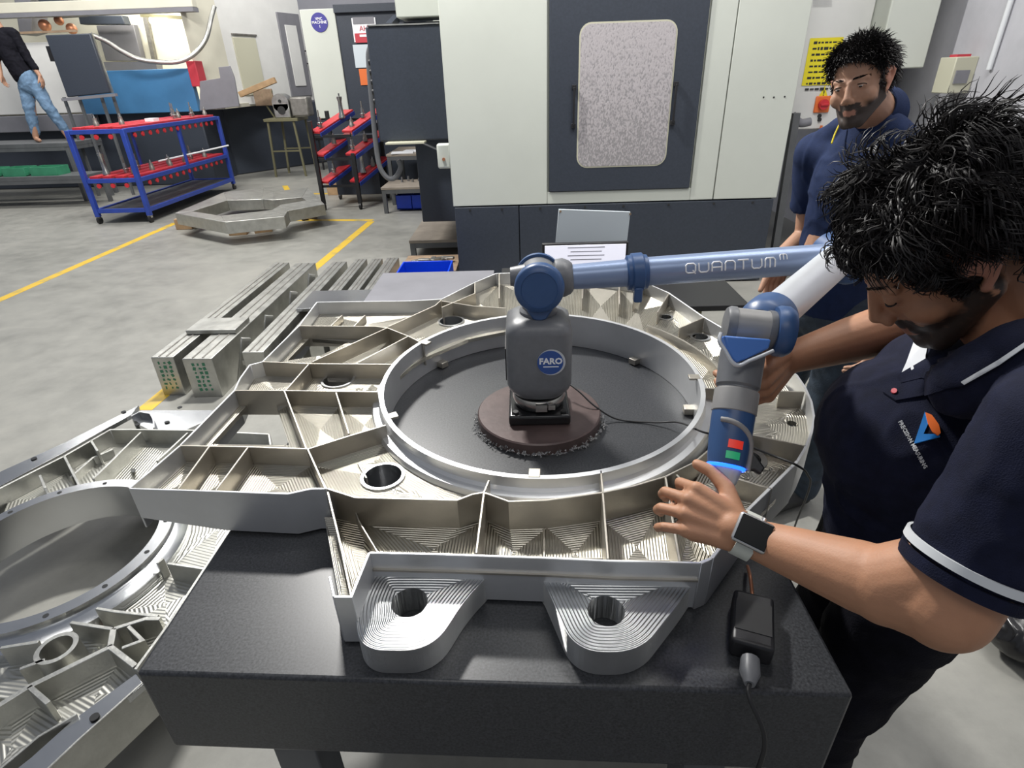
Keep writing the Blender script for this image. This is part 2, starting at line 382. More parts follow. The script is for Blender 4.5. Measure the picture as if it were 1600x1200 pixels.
# ================================================================ the setting
b = B().bb(-13, 3.2, -4, 16.2, -.1, 0); struct(b.build('floor', 'concrete'))
struct(B().bb(-13, 3.2, 16, 16.2, 0, 7).build('wall_back', 'wall_paint'))
struct(B().bb(3.1, 3.3, -4, 16.2, 0, 7).build('wall_right', 'wall_pale'))
o = struct(B().bb(2.86, 3.1, 2.55, 3.3, 0, 6).build('trim_1', 'wall_paint')); o['label'] = 'grey wall pier on the right wall'
def line_strip(name, pts, wd, label):
    b = B()
    for i in range(len(pts)-1):
        p, q = Vector(pts[i]), Vector(pts[i+1]); d = (q-p).normalized(); nn = Vector((-d.y, d.x, 0))*wd/2
        b.ext([p-nn, q-nn, q+nn, p+nn], (0, 0, .0015))
    o = b.build(name, 'line_yellow'); o['kind'] = 'structure'; o['label'] = label
def F(px, py): return U(px, py, 0)
line_strip('trim_2', [F(580, 346), F(225, 641)], .09, 'yellow floor line running back from the left workpiece')
line_strip('trim_3', [F(583, 344), F(440, 344)], .09, 'yellow floor line crossing behind the ring frame')
line_strip('trim_4', [F(-40, 486), F(275, 348)], .09, 'yellow floor line on the left of the aisle')
line_strip('trim_5', [F(470, 303), F(760, 300)], .09, 'far yellow floor line under the tool racks')
line_strip('trim_6', [F(478, 345), F(445, 290)], .09, 'short yellow floor line behind the ring frame')
# ================================================================ granite surface plate on its stand
GT = .80
g = [U(211, 1052, GT), U(1336, 1087, GT), U(1212, 880, GT), U(367, 814, GT)]
gx0, gx1, gy0 = -.578, .438, .505
yaw_g = math.atan2(g[1].y-g[0].y, g[1].x-g[0].x)
gt = thing('granite_surface_plate', 'thick black granite surface plate under the machined frame', 'surface plate', ((gx0+gx1)/2, 1.2, 0))
poly = [(g[0].x, g[0].y), (g[1].x, g[1].y), (.445, 1.98), (-.555, 2.0)]
b = B().prism(poly, GT-.185, GT); o = b.build('stone_slab', 'granite', gt, bevel=.006)
st = thing('steel_stand', 'welded steel stand holding up the granite plate', 'stand', (-.05, 1.2, 0))
for x in (-.45, .33):
    for y in (.66, 1.85): B().bb(x-.04, x+.04, y-.04, y+.04, 0, GT-.245).build('leg', 'bench_grey', st, bevel=.003)
for y in (.66, 1.85): B().bb(-.49, .37, y-.04, y+.04, GT-.245, GT-.185).build('cross_beam', 'bench_grey', st, bevel=.003)
for x in (-.45, .33): B().bb(x-.03, x+.03, .70, 1.81, GT-.24, GT-.19).build('side_beam', 'bench_grey', st, bevel=.003)
for y in (.66, 1.85): B().bb(-.41, .29, y-.02, y+.02, .16, .20).build('stretcher', 'bench_grey', st)
# ================================================================ the machined aluminium frame on the granite
ZT, ZW, ZF, ZB = .90, .858, .836, .801
mf = thing('machined_workpiece', 'large machined aluminium frame with round centre opening lying on the black granite plate', 'workpiece', (.04, 1.25, ZB))
CX, CY = .038, 1.2525
RX, RY = .378, .402
def pz(l, z=ZT): return [U2(x, y, z) for x, y in l]
# centre ring with stepped flange
prof = [(1, ZB), (1, ZT), (1.028, ZT), (1.028, ZT-.022), (1.04, ZT-.028), (1.075, ZT-.030), (1.085, ZT-.036), (1.085, ZB+.02), (1.06, ZB)]
b = B().lathe([(r, z) for r, z in prof], (CX, CY, 0), n=144, close=True, sx=RX, sy=RY)
b.build('centre_ring', 'alu_ring', mf, smooth=35, label='turned centre ring of the frame')
def ring_pt(a, k=1.07): return (CX+RX*k*math.cos(a), CY+RY*k*math.sin(a))
def ring_ang(px, py): x, y = U2(px, py); return math.atan2((y-CY)/RY, (x-CX)/RX)
def arc(a0, a1, k=1.07, n=8): return [ring_pt(a0+(a1-a0)*i/n, k) for i in range(n+1)]
def rib(pts, z0=ZF-.004, z1=ZT, t=.0042, raw=False):
    return wall(pts if raw else pz(pts), z0, z1, t).build('rib', 'alu', mf, bevel=.0009, seg=1)
A, Bc, Cc, C2, C3, D1, D2, E1 = (202, 763), (281, 696), (366, 610), (375, 591), (390, 570), (410, 565), (467, 509), (495, 472)
J1 = (479, 702)
for seg in ([A, Bc], [Bc, Cc], [Cc, C2, C3, D1], [D1, D2], [D2, E1]):
    wall(pz(seg), ZB+.004, ZT, .0045).build('outer_wall', 'alu_ring', mf, bevel=.0009, seg=1)
wall(pz([A, (330, 767), (450, 771), (487, 763), (511, 763)]), [ZB+.03, ZB+.006, ZB+.004, ZB+.004, ZB+.004], ZT, .0045).build('outer_wall', 'alu_ring', mf, bevel=.0009, seg=1)
wall(pz([E1, (641, 470), (690, 467)]), ZB+.004, ZT, .0045).build('outer_wall', 'alu_ring', mf, bevel=.0009, seg=1)
wall(pz([(690, 467), (742, 441)]), ZB+.004, ZT, .0045).build('outer_wall', 'alu_ring', mf, bevel=.0009, seg=1)
wall(pz([(742, 441), (775, 427), (880, 424), (1005, 440)]), ZB+.004, ZT, .0045).build('outer_wall', 'alu_ring', mf, bevel=.0009, seg=1)
wall(pz([(1005, 440), (1045, 457), (1100, 495), (1150, 524), (1230, 575)]), ZB+.004, ZT, .0045).build('outer_wall', 'alu_ring', mf, bevel=.0009, seg=1)
RC = [(1230, 575), (1245, 586), (1258, 605), (1268, 628), (1272, 652), (1268, 676), (1257, 702), (1246, 720)]
wall(pz(RC), ZB+.004, ZT, .0045).build('outer_wall', 'alu_ring', mf, smooth=30)
wall(pz([(1246, 720), (1170, 795), (1112, 872)]), ZB-.0005, ZT, .006).build('outer_wall', 'alu_ring', mf, bevel=.0009, seg=1)
# ribs that run between pockets
for r_ in ([Bc, (387, 698), (479, 701)], [(327, 697), (278, 764)], [(387, 699), (337, 766)],
           [(444, 610), (479, 702)], [(481, 702), (509, 764)], [Cc, (444, 610), (590, 612)], [(525, 613), (545, 677)],
           [J1, (545, 681), (603, 664)], [D1, (482, 568), (614, 569)], [(482, 569), (446, 610)], [D2, (587, 510), (605, 512)],
           [(488, 565), (605, 512)], [(605, 512), (638, 525), (662, 537)], [(560, 566), (638, 525)], [(607, 510), (680, 477), (690, 468)],
           [(756, 769), (764, 750)], [(942, 769), (939, 735)], [(756, 770), (744, 864)], [(942, 770), (950, 873)],
           [(1040, 745), (1062, 877)], [(1057, 741), (1082, 767), (1108, 800), (1125, 830)], [(1166, 677), (1260, 697)], [(1147, 746), (1207, 764)],
           [(1218, 611), (1257, 612)], [(1102, 606), (1124, 607)], [(1100, 496), (1062, 512)], [(1045, 458), (1028, 487)], [(1007, 441), (990, 468)],
           [(742, 442), (742, 458), (690, 480)], [(780, 427), (780, 466)], [(912, 427), (910, 466)], [(968, 434), (968, 475)], [(690, 470), (740, 478), (790, 481)]):
    rib(r_)
rib([(506, 508), (533, 483)], z1=ZT-.02); rib([(543, 508), (569, 483)], z1=ZT-.02)
# second ring wall in front, concentric with the opening
rib([(511, 763), (555, 777), (640, 779), (714, 781), (738, 772), (756, 769)], z0=ZB+.004)
rib([(756, 769), (795, 783), (855, 781), (915, 773), (942, 769)])
rib([(942, 769), (990, 759), (1040, 744)]); rib([(1040, 744), (1085, 722), (1122, 690)])
wall(arc(ring_ang(1122, 690), ring_ang(1040, 488), 1.2, 14), ZW-.004, ZT-.012, .006).build('rib', 'alu', mf, smooth=30)
# pocket floors
def pocket(pts, hole=None, m='pocket', raw=False, z=ZW, c=None, th=.011, win=None):
    poly = pts if raw else pz(pts)
    if win: hole = pz(win, ZW+.0)
    return plate(poly, z, th, hole, c).build('pocket_floor', m, mf)
def hole_at(px, py, r, z=ZW): x, y = U2(px, py, z); return (x, y, r)
def boss(px, py, r, h=.004, z=ZW, w_=.006, zb=None):
    x, y = U2(px, py, z+h); zb = zb if zb is not None else ZB+.002
    B().lathe([(r, zb), (r, z+h), (r+w_, z+h), (r+w_+.002, z-.006), (r+.004, zb)], (x, y, 0), n=56, close=True).build('bore_boss', 'alu_fine', mf, smooth=35)
    return (x, y, r+.003)
pocket([A, Bc, (327, 697), (278, 764)]); pocket([(327, 697), (387, 699), (337, 766), (278, 764)])
pocket([(387, 699), J1, (509, 763), (487, 763), (450, 771), (337, 766)])
pocket([Bc, Cc, (444, 610), J1], win=[(387, 632), (432, 633), (452, 695), (330, 694)])
pocket([(444, 610), (525, 612), (545, 680), (479, 702)]); pocket([(525, 612), (592, 612), (599, 640), (605, 664), (545, 680)])
h = boss(598, 743, .0375); pocket([(479, 702), (603, 664)]+[(625, 688), (660, 710), (700, 730), (764, 748), (757, 769), (738, 773), (714, 781), (555, 777), (510, 763)], hole=h)
pocket([Cc, C2, C3, D1, (482, 569), (446, 610)])
h = boss(528, 593, .0375); pocket([(482, 569), (618, 569), (603, 590), (592, 612), (446, 610)], hole=h)
pocket([D1, D2, (605, 512), (488, 565)], win=[(483, 529), (545, 534), (500, 556), (450, 563)])
pocket([(488, 565), (605, 512), (638, 525), (560, 567)]); pocket([(560, 567), (638, 525), (664, 536), (640, 550), (618, 569)])
pocket([D2, E1, (690, 468), (680, 477), (607, 510)])
h = boss(705, 501, .037); pocket([(605, 512), (680, 477), (690, 468), (740, 477), (800, 481), (800, 496), (730, 510), (664, 536), (638, 525)], hole=h)
pocket([(690, 468), (742, 442), (780, 427), (780, 480), (740, 478)])
pocket([(780, 427), (880, 425), (912, 428), (912, 492), (840, 490), (780, 492)]); pocket([(912, 428), (968, 435), (968, 500), (912, 492)])
pocket([(968, 435), (1005, 440), (1045, 457), (1010, 506), (968, 498)])
h = boss(1040, 495, .018, w_=.006); pocket([(1045, 457), (1100, 496), (1062, 524), (1010, 506)], hole=h)
h = boss(1094, 526, .022, w_=.007); pocket([(1100, 496), (1150, 524), (1190, 549), (1100, 570), (1062, 524)], hole=h)
pocket([(1190, 549), (1230, 575), (1256, 611), (1118, 607), (1100, 570)])
pocket([(1118, 607), (1256, 611), (1268, 628), (1272, 652), (1268, 676), (1259, 697), (1120, 669)], hole=hole_at(1238, 662, .012))
h = boss(1166, 715, .028, w_=.012); pocket([(1120, 669), (1259, 697), (1246, 720), (1207, 764), (1085, 735)], hole=h)
pocket([(1085, 735), (1207, 764), (1170, 795), (1125, 845), (1100, 790)])
pocket([(764, 750), (939, 735), (942, 769), (855, 781), (795, 783), (757, 769)])
pocket([(939, 735), (1057, 728), (1085, 722), (1040, 745), (942, 769)])
pocket([(1040, 745), (1095, 716), (1125, 830), (1112, 872), (1094, 879), (1062, 877)], z=ZF)
pocket([(560, 775), (714, 781), (757, 769), (744, 864), (640, 864)], z=ZF); pocket([(757, 769), (795, 783), (855, 781), (850, 870), (744, 864)], z=ZF)
pocket([(855, 781), (915, 773), (942, 769), (950, 873), (850, 870)], z=ZF); pocket([(942, 769), (1040, 745), (1062, 877), (950, 873)], z=ZF)
pocket([(510, 766), (560, 775), (640, 864), (577, 864), (551, 925)], z=ZF, c=U2(560, 850))
rib([(512, 768), (532, 850), (549, 932)], z0=ZB+.004, z1=[ZT, ZT-.012, ZT]); 
rib([(549, 772), (556, 790), (590, 845)], z1=ZT-.035, t=.003)
pocket([(497, 768), (513, 768), (552, 932), (526, 932)], m='pocket', z=ZF+.004, th=.03)
# shallow cross ridges inside the front pockets
for a_, b_ in (((850, 783), (850, 870)), ((565, 800), (605, 858)), ((745, 830), (610, 828)), ((850, 829), (945, 829)), ((850, 848), (946, 850)), ((957, 832), (1056, 832)), ((957, 850), (1058, 852)), ((748, 838), (850, 840)), ((555, 699), (568, 722))):
    rib([a_, b_], z0=ZF-.003, z1=(ZF if a_[1] > 760 else ZW)+.004, t=.004)
# front wall and its return on the left
FW = [(577, 863), (700, 866), (850, 871), (960, 876), (1094, 879)]
wall(pz(FW), ZB+.004, ZT, .0045).build('front_wall', 'alu_ring', mf, bevel=.0009, seg=1)
wall(pz([(577, 863), (563, 897), (549, 932), (522, 932)]), ZB+.004, ZT, .0045).build('front_wall', 'alu_ring', mf, bevel=.0009, seg=1)
wall(pz([(522, 932), (515, 900)]), ZB+.004, ZT, .0045).build('front_wall', 'alu_ring', mf, bevel=.0009, seg=1)
wall(pz([(1094, 879), (1112, 872)]), ZB, ZT, .006).build('front_wall', 'alu_ring', mf, bevel=.0009, seg=1)
wall(pz(FW), ZT-.035, ZT-.031, .012).build('front_wall', 'alu', mf)
# the two lobes that reach out over the front edge of the granite
ZL = .85
def rounded(pts, r=.02, n=5):
    out = []; m = len(pts)
    for i in range(m):
        p0, p1, p2 = Vector(pts[i-1]), Vector(pts[i]), Vector(pts[(i+1) % m]); a, c = p0-p1, p2-p1; rr = min(r, a.length*.45, c.length*.45)
        s0, s1 = p1+a.normalized()*rr, p1+c.normalized()*rr
        for k in range(n+1): t = k/n; q = s0*(1-t)**2+p1*2*t*(1-t)+s1*t*t; out.append((q.x, q.y))
    return out
LL = [(585, 884), (553, 950), (562, 1016), (675, 1018), (728, 935), (775, 888), (700, 884)]
RL = [(822, 888), (848, 905), (898, 1018), (1000, 1020), (1068, 934), (1092, 898), (1092, 890), (950, 890)]
for L_, hp in ((LL, (640, 941)), (RL, (947, 954))):
    poly = rounded(pz(L_, ZL), .05, 8); x, y = U2(*hp, ZL)
    plate(poly, ZL, ZL-ZB, (x, y, .0275)).build('lobe', 'pocket_fine', mf, smooth=30, label='rounded lobe with a drilled bore')
wall(pz([(745, 884), (760, 888), (775, 887), (830, 888), (845, 890)], ZL), ZB, ZL+.02, .006).build('front_wall', 'alu_ring', mf)
x, y = U2(935, 1026, .824)
for dx in (0, .017): B().cyl((x+dx, y+.006, .822), (x+dx, y-.010, .822), .007, .005, 10).build('clamp_screw', 'steel', mf, smooth=30)
# pads under the ring
for px, py in ((606, 651), (665, 535), (835, 741), (1048, 588)):
    a = ring_ang(px, py); q = ring_pt(a, .985); B().box((q[0], q[1], ZT-.002), (.026, .022, .006), a).build('locating_tab', 'alu', mf, bevel=.001)
for px, py in ((955, 537), (1060, 590), (700, 530)):
    a = ring_ang(px, py); q = ring_pt(a, .98); B().box((q[0], q[1], ZB+.010), (.03, .024, .016), a).build('locating_tab', 'alu', mf, bevel=.001)
B().box(tuple(U(352, 793, .852)), (.03, .008, .016)).build('locating_tab', 'alu_fine', mf, bevel=.001)
# ================================================================ measuring arm
base = U(842, 640, GT+.03); bx, by = base.x, base.y
bd = thing('round_base_plate', 'round brown iron plate glued to the granite in the ring', 'base plate', (bx, by, GT))
RB = .150
B().lathe([(0.001, GT), (RB, GT), (RB, GT+.026), (RB-.003, GT+.029), (.001, GT+.029)], (bx, by, 0), n=96).build('disc', 'iron_brown', bd, smooth=35)
b = B()                                   # bead of clear glue around the plate
for k in range(260):
    a = PI*(.95+1.12*random.random()); rr = RB+random.uniform(-.002, .010); p = Vector((bx+rr*math.cos(a), by+rr*math.sin(a), GT+random.uniform(.001, .009)))
    q = p+Vector((random.uniform(-.011, .011), random.uniform(-.008, .008), random.uniform(-.002, .005)))
    b.tube([p, (p+q)/2+Vector((0, 0, .003)), q], [.0008, .0018, .0006], 5)
o = b.build('glue_bead', 'glue', bd, smooth=60); o['kind'] = 'stuff'; o['label'] = 'clear glue squeezed out around the plate'
arm = thing('measuring_arm', 'jointed grey and blue measuring arm with hand probe standing in the ring', 'measuring arm', (bx, by, GT+.029))
z0 = GT+.029
B().bb(bx-.072, bx+.072, by-.072, by+.072, z0, z0+.026).build('mount_block', 'black_paint', arm, bevel=.006, seg=3)
for sx in (-1, 1):
    for sy in (-1, 1): B().cyl((bx+sx*.056, by+sy*.056, z0+.026), (bx+sx*.056, by+sy*.056, z0+.031), .007, n=12).build('bolt', 'black_rubber', arm, smooth=30)
B().lathe([(.045, z0+.026), (.058, z0+.028), (.058, z0+.036), (.05, z0+.05)], (bx, by, 0)).build('flange', 'black_paint', arm, smooth=35)
b = B().lathe([(.053, z0+.036), (.060, z0+.036), (.063, z0+.045), (.060, z0+.056), (.053, z0+.056)], (bx, by, 0), close=True)
b.box((bx+.004, by-.064, z0+.045), (.026, .012, .018)).box((bx+.028, by-.060, z0+.044), (.016, .010, .012)); b.build('clamp_ring', 'steel', arm, smooth=35)
def sq(c, a, r, z, n=10):
    pts = []
    for qx, qy, st_ in ((1, 1, 0), (-1, 1, 1), (-1, -1, 2), (1, -1, 3)):
        for k in range(n+1): t = (st_+k/n)*PI/2; pts.append((c[0]+qx*(a-r)+r*math.cos(t), c[1]+qy*(a-r)+r*math.sin(t), z))
    return pts
b = B(); secs = [(.047, .040, z0+.056), (.056, .040, z0+.062), (.070, .034, z0+.085), (.0735, .030, z0+.10), (.0735, .028, z0+.225), (.070, .028, z0+.240), (.056, .030, z0+.252), (.040, .034, z0+.256)]
for a_, r_, z_ in secs: b.add(sq((bx, by), a_, r_, z_), [])
n = 44
for i in range(len(secs)-1): b.f += [(i*n+j, i*n+(j+1) % n, (i+1)*n+(j+1) % n, (i+1)*n+j) for j in range(n)]
b.f += [tuple(range(n))[::-1], tuple((len(secs)-1)*n+j for j in range(n))]
body = b.build('base_housing', 'arm_grey', arm, smooth=50)
B().ext([(bx-.0745, by-.03+.05*t, z0+.10+.10*s_) for t, s_ in ((0, 0), (1, .15), (1, .95), (0, .8))], (-.002, 0, 0)).build('side_groove', 'black_plastic', body)
lc = Vector((bx+.026, by-.0742, z0+.166))
B().cyl(lc, lc-Vector((0, .0022, 0)), .031, n=48).build('badge', 'arm_silver', body, smooth=40)
B().cyl(lc-Vector((.0025, .002, 0)), lc-Vector((.0025, .0034, 0)), .0285, n=48).build('badge', 'logo_blue', body, smooth=40)
text('FARO', .0200, lc-Vector((.0015, .0036, -.0035)), (1, 0, 0), (0, 0, 1), 'print_white', body, bold=.0007)
B().box(lc-Vector((.001, .0036, .0095)), (.034, .0008, .0022)).build('printed_line', 'print_white', body)
B().lathe([(.042, z0+.254), (.042, z0+.262), (.036, z0+.268), (.034, z0+.30)], (bx, by, 0)).build('neck', 'arm_grey', arm, smooth=35)
# shoulder joint: blue capped drum whose axis points to the viewer
js = Vector((bx+.002, by, z0+.325)); jf = js+Vector((-.008, -.052, -.006)); jb = js+Vector((.004, .052, .004))
B().cyl(js+Vector((0, -.035, 0)), js+Vector((0, .035, 0)), .046, n=48).build('shoulder_drum', 'arm_grey', arm, smooth=35)
def cap(c, d, r, h):
    d = Vector(d).normalized(); x = d.cross(Vector((0, 0, 1))).normalized(); y = x.cross(d)
    return B().lathe([(r, 0), (r, h*.35), (r*.985, h*.6), (r*.93, h*.82), (r*.72, h), (r*.70, h*.93), (.001, h*.95)], c, ax=x, ay=y, az=d, n=56)
cap(js+Vector((0, -.034, 0)), (-.05, -1, .05), .0535, .026).build('shoulder_cap', 'arm_blue', arm, smooth=50, label='round blue cap on the shoulder')
b = B().ext([js+Vector((math.cos(t)*.050, -.046, math.sin(t)*.050)) for t in [PI*1.03+PI*.94*k/12 for k in range(13)]]+[js+Vector((.012, -.046, -.073)), js+Vector((-.012, -.046, -.073))], (0, .012, 0)); 
B().ext([js+Vector((-.050, -.05, -.012)), js+Vector((-.014, -.048, -.070)), js+Vector((0, -.048, -.074)), js+Vector((.014, -.048, -.070)), js+Vector((.050, -.05, -.012))], (0, .018, 0)).build('shoulder_fork', 'arm_blue', arm, bevel=.004)
cap(js+Vector((0, .034, 0)), (.05, 1, 0), .052, .024).build('shoulder_cap', 'arm_blue', arm, smooth=50)
B().cyl(js+Vector((-.062, .005, .012)), js+Vector((-.03, .005, .012)), .020, .026, 24).build('side_knob', 'arm_grey', arm, smooth=40)
# upper arm: short blue tube, collar, long tube with lettering
pa = js+Vector((.045, 0, .008)); pe = V(1290, 404, by-.02); dv = (pe-pa).normalized(); L = (pe-pa).length
def along(t): return pa+dv*t
B().lathe([(.030, 0), (.040, .004), (.042, .02), (.036, .034), (.030, .04)], pa-dv*.012, ax=dv.cross(Vector((0, 1, 0))), ay=Vector((0, 1, 0)), az=dv, n=40).build('shoulder_boss', 'arm_grey', arm, smooth=50)
B().cyl(along(.02), along(.155), .0265, .0295, 40).build('upper_tube', 'arm_tube', arm, smooth=40)
xr = dv.cross(Vector((0, 1, 0))).normalized(); yr = Vector((0, 1, 0))
B().lathe([(.030, .142), (.037, .145), (.037, .152), (.041, .155), (.041, .176), (.037, .179), (.036, .186), (.031, .188)], pa, ax=xr, ay=yr, az=dv, n=48).build('collar', 'arm_blue', arm, smooth=35, label='blue locking collar')
b = B(); q = along(.166); b.box(q+Vector((0, -.026, -.040)), (.018, .02, .034)); b.build('collar_latch', 'arm_blue', arm, bevel=.004)
B().cyl(along(.186), along(L), .0305, .0305, 48).build('upper_tube', 'arm_tube', arm, smooth=40)
yd = xr if xr.z > 0 else -xr
nrm = (CP-along(.34)); nrm = (nrm-dv*nrm.dot(dv)).normalized(); upv = dv.cross(nrm)*-1 if dv.cross(nrm).z < 0 else dv.cross(nrm)
def bendq(org, R_=.0310):
    def f(q):
        a = q.y/R_; return org+dv*q.x+(nrm*math.cos(a)+upv*math.sin(a))*(R_+q.z)
    return f
GL = {'Q': [[(.2, 0), (.8, 0), (1, .2), (1, .8), (.8, 1), (.2, 1), (0, .8), (0, .2), (.2, 0)], [(.72, .28), (1.02, -.12)]], 'U': [[(0, 1), (0, .2), (.2, 0), (.8, 0), (1, .2), (1, 1)]], 'A': [[(0, 0), (0, .8), (.2, 1), (.8, 1), (1, .8), (1, 0)], [(0, .42), (1, .42)]],
      'N': [[(0, 0), (0, .8), (.2, 1), (.8, 1), (1, .8), (1, 0)]], 'T': [[(-.05, 1), (1.05, 1)], [(.5, 1), (.5, 0)]], 'M': [[(0, 0), (0, .8), (.15, 1), (.85, 1), (1, .8), (1, 0)], [(.5, 1), (.5, 0)]]}
def strokes(word, x0, y0, wd, ht, gap, r):
    for i, c_ in enumerate(word):
        b = B(); fB = bendq(along(0))
        for pl_ in GL[c_]:
            pts = []
            for p, q in zip(pl_, pl_[1:]): pts += [(p[0]+(q[0]-p[0])*k/3, p[1]+(q[1]-p[1])*k/3) for k in range(3)]
            pts.append(pl_[-1]); b.tube([fB(Vector((x0+i*(wd+gap)+u*wd, y0+v_*ht, 0))) for u, v_ in pts], r, 6)
        b.build('lettering', 'print_white', arm, smooth=60)
strokes('QUANTUM', .262, -.0095, .0195, .019, .0072, .0016); strokes('M', .452, .004, .0135, .0115, 0, .0011)
el = pe+dv*.03
B().cyl(el+Vector((0, -.05, 0)), el+Vector((0, .05, 0)), .044, n=40).build('elbow_joint', 'arm_blue', arm, smooth=40, bevel=.006)
# forearm down to the wrist above the hand
wr = D(1186, 512, .90)
fdir = (wr-el).normalized()
B().cyl(el, wr-fdir*.03, .034, .0315, 40).build('forearm_tube', 'arm_silver', arm, smooth=40, label='pale silver forearm tube')
cap(wr-fdir*.055, fdir, .042, .055).build('forearm_cap', 'arm_blue', arm, smooth=50)
w1, w2 = D(1136, 508, .885), D(1212, 517, .875)
wd = (w2-w1).normalized()
B().cyl(w1+wd*.008, w2-wd*.008, .0285, n=40).build('wrist_drum', 'arm_grey_light', arm, smooth=40)
for c_, d_ in ((w1+wd*.010, -wd), (w2-wd*.014, wd)):
    x = d_.cross(Vector((0, 0, 1))).normalized(); B().lathe([(.030, 0), (.030, .008), (.027, .013), (.001, .016)], c_, ax=x, ay=x.cross(d_), az=d_, n=40).build('drum_cap', 'arm_grey', arm, smooth=50)
x = wd.cross(Vector((0, 0, 1))).normalized()
B().lathe([(.036, 0), (.039, .006), (.039, .018), (.034, .026), (.001, .03)], w2-wd*.004, ax=x, ay=x.cross(wd), az=wd, n=40).build('wrist_cap', 'arm_blue', arm, smooth=50)
# hand probe
tp = D(1165, 520, .885); bt = D(1129, 762, .842); pd = (bt-tp).normalized(); PL = (bt-tp).length
px_ = pd.cross(CF).normalized(); py_ = pd.cross(px_)
if py_.dot(CP-tp) < 0: py_ = -py_
if px_.dot(CR) < 0: px_ = -px_
def probe(prof, name, m, label=None): return B().lathe([(r, t*PL) for r, t in prof], tp, ax=px_, ay=py_, az=pd, n=48).build(name, m, arm, smooth=35, label=label)
probe([(.024, .10), (.033, .14), (.033, .17), (.032, .36), (.029, .375), (.029, .39)], 'probe_neck', 'arm_grey')
probe([(.029, .385), (.032, .392), (.0325, .40), (.0325, .53), (.031, .535)], 'probe_sleeve', 'arm_grey_light')
body2 = probe([(.031, .53), (.0312, .55), (.0305, .70), (.028, .82), (.0265, .865), (.025, .868)], 'probe_handle', 'arm_blue', 'blue probe handle with keys')
probe([(.0268, .862), (.0275, .865), (.0272, .880), (.0262, .882)], 'light_ring', 'blue_lamp', 'glowing blue light ring')
probe([(.023, .88), (.022, .90), (.0175, .97), (.011, .985), (.009, 1.05)], 'probe_tip', 'arm_silver', 'clear plastic and steel probe tip')
t0 = tp+pd*PL*1.04; t1 = t0+pd*.035; B().cyl(t0, t1, .0025, n=10).ell(t1, .004, n=12, m=8).build('stylus', 'steel', arm, smooth=60)
def on_probe(t, ang, r): return tp+pd*PL*t+(px_*math.sin(ang)+py_*math.cos(ang))*r
def patch(t0, t1, a0, a1, r, m, name, h=.0022):
    vs = []; fs = []; nt, na = 4, 6
    for k, rr in ((0, r), (1, r+h)):
        for i in range(nt+1):
            for j in range(na+1): vs.append(on_probe(t0+(t1-t0)*i/nt, a0+(a1-a0)*j/na, rr))
    K = (nt+1)*(na+1); g_ = lambda i, j, k: k*K+i*(na+1)+j
    for i in range(nt):
        for j in range(na): fs += [(g_(i, j, 1), g_(i, j+1, 1), g_(i+1, j+1, 1), g_(i+1, j, 1)), (g_(i, j, 0), g_(i+1, j, 0), g_(i+1, j+1, 0), g_(i, j+1, 0))]
    for i in range(nt): fs += [(g_(i, 0, 0), g_(i, 0, 1), g_(i+1, 0, 1), g_(i+1, 0, 0)), (g_(i, na, 0), g_(i+1, na, 0), g_(i+1, na, 1), g_(i, na, 1))]
    for j in range(na): fs += [(g_(0, j, 0), g_(0, j+1, 0), g_(0, j+1, 1), g_(0, j, 1)), (g_(nt, j, 0), g_(nt, j, 1), g_(nt, j+1, 1), g_(nt, j+1, 0))]
    return B().add(vs, fs).build(name, m, body2, smooth=35)
patch(.715, .765, -.42, .28, .0288, 'red_key', 'key'); patch(.785, .83, -.46, .22, .0276, 'green_key', 'key')
b = B()
arcp = [on_probe(.60+.27*(1-math.cos(k/14*PI/2)), -.9+2.2*math.sin(k/14*PI/2), .0305) for k in range(15)]
b.tube(arcp, .0042, 8); b.build('grip_trim', 'arm_grey_light', body2, smooth=50)
b = B(); b.ext([on_probe(t, 1.35, r_) for t, r_ in ((.70, .026), (.83, .055), (.88, .05), (.86, .04), (.88, .024))], px_.cross(pd)*.012); b.build('trigger_guard', 'black_plastic', body2, bevel=.003)
# V panel below the drum
pv = [D(x_, y_, .825) for x_, y_ in ((1132, 524), (1206, 530), (1202, 545), (1184, 553), (1167, 561), (1153, 567), (1145, 562), (1137, 548))]
B().ext(pv, CF*.02).build('v_panel', 'arm_blue_bright', arm, bevel=.003)
b = B().tube(smooth_path([D(1127, 520, .83), D(1124, 533, .828), D(1133, 548, .826), D(1144, 566, .824), D(1155, 571, .824), D(1170, 564, .824), D(1190, 556, .824), D(1208, 548, .826)], 5), .003, 8); b.build('v_trim', 'arm_silver', arm, smooth=60)
# cables
cab = thing('probe_cable', 'thin black cable from the arm base across the ring to the table edge', 'cable', tuple(U(892, 600, .85)))
B().tube(smooth_path([U(884, 596, .87), U(905, 612, .86), U(930, 635, .835), U(965, 655, .806), U(1020, 660, .806), U(1060, 660, .83), U(1098, 675, .904), U(1130, 682, .904), U(1170, 697, .904), U(1208, 712, .904), U(1245, 727, .905), U(1262, 742, .86), U(1264, 765, .78), U(1240, 830, .45), U(1245, 850, .02)], 8), .0022, 8).build('cable', 'black_rubber', cab, smooth=60)
ad = thing('power_adapter', 'black mains adapter with plug lying on the front right of the granite', 'power adapter', tuple(U(1175, 1010, GT)))
a0, a1 = U(1170, 1032, GT), U(1172, 953, GT); dd = (a1-a0).normalized(); nn = Vector((-dd.y, dd.x, 0))
B().box((a0+a1)/2+Vector((0, 0, .019)), (.058, (a1-a0).length+.004, .036), math.atan2(-dd.x, dd.y)).build('body', 'black_plastic', ad, bevel=.006, seg=3)
B().box((a0+a1)/2+Vector((0, 0, .0375)), (.05, (a1-a0).length*.6, .0012), math.atan2(-dd.x, dd.y)).build('rating_label', 'black_rubber', ad)
q0 = U(1172, 1040, GT+.016)
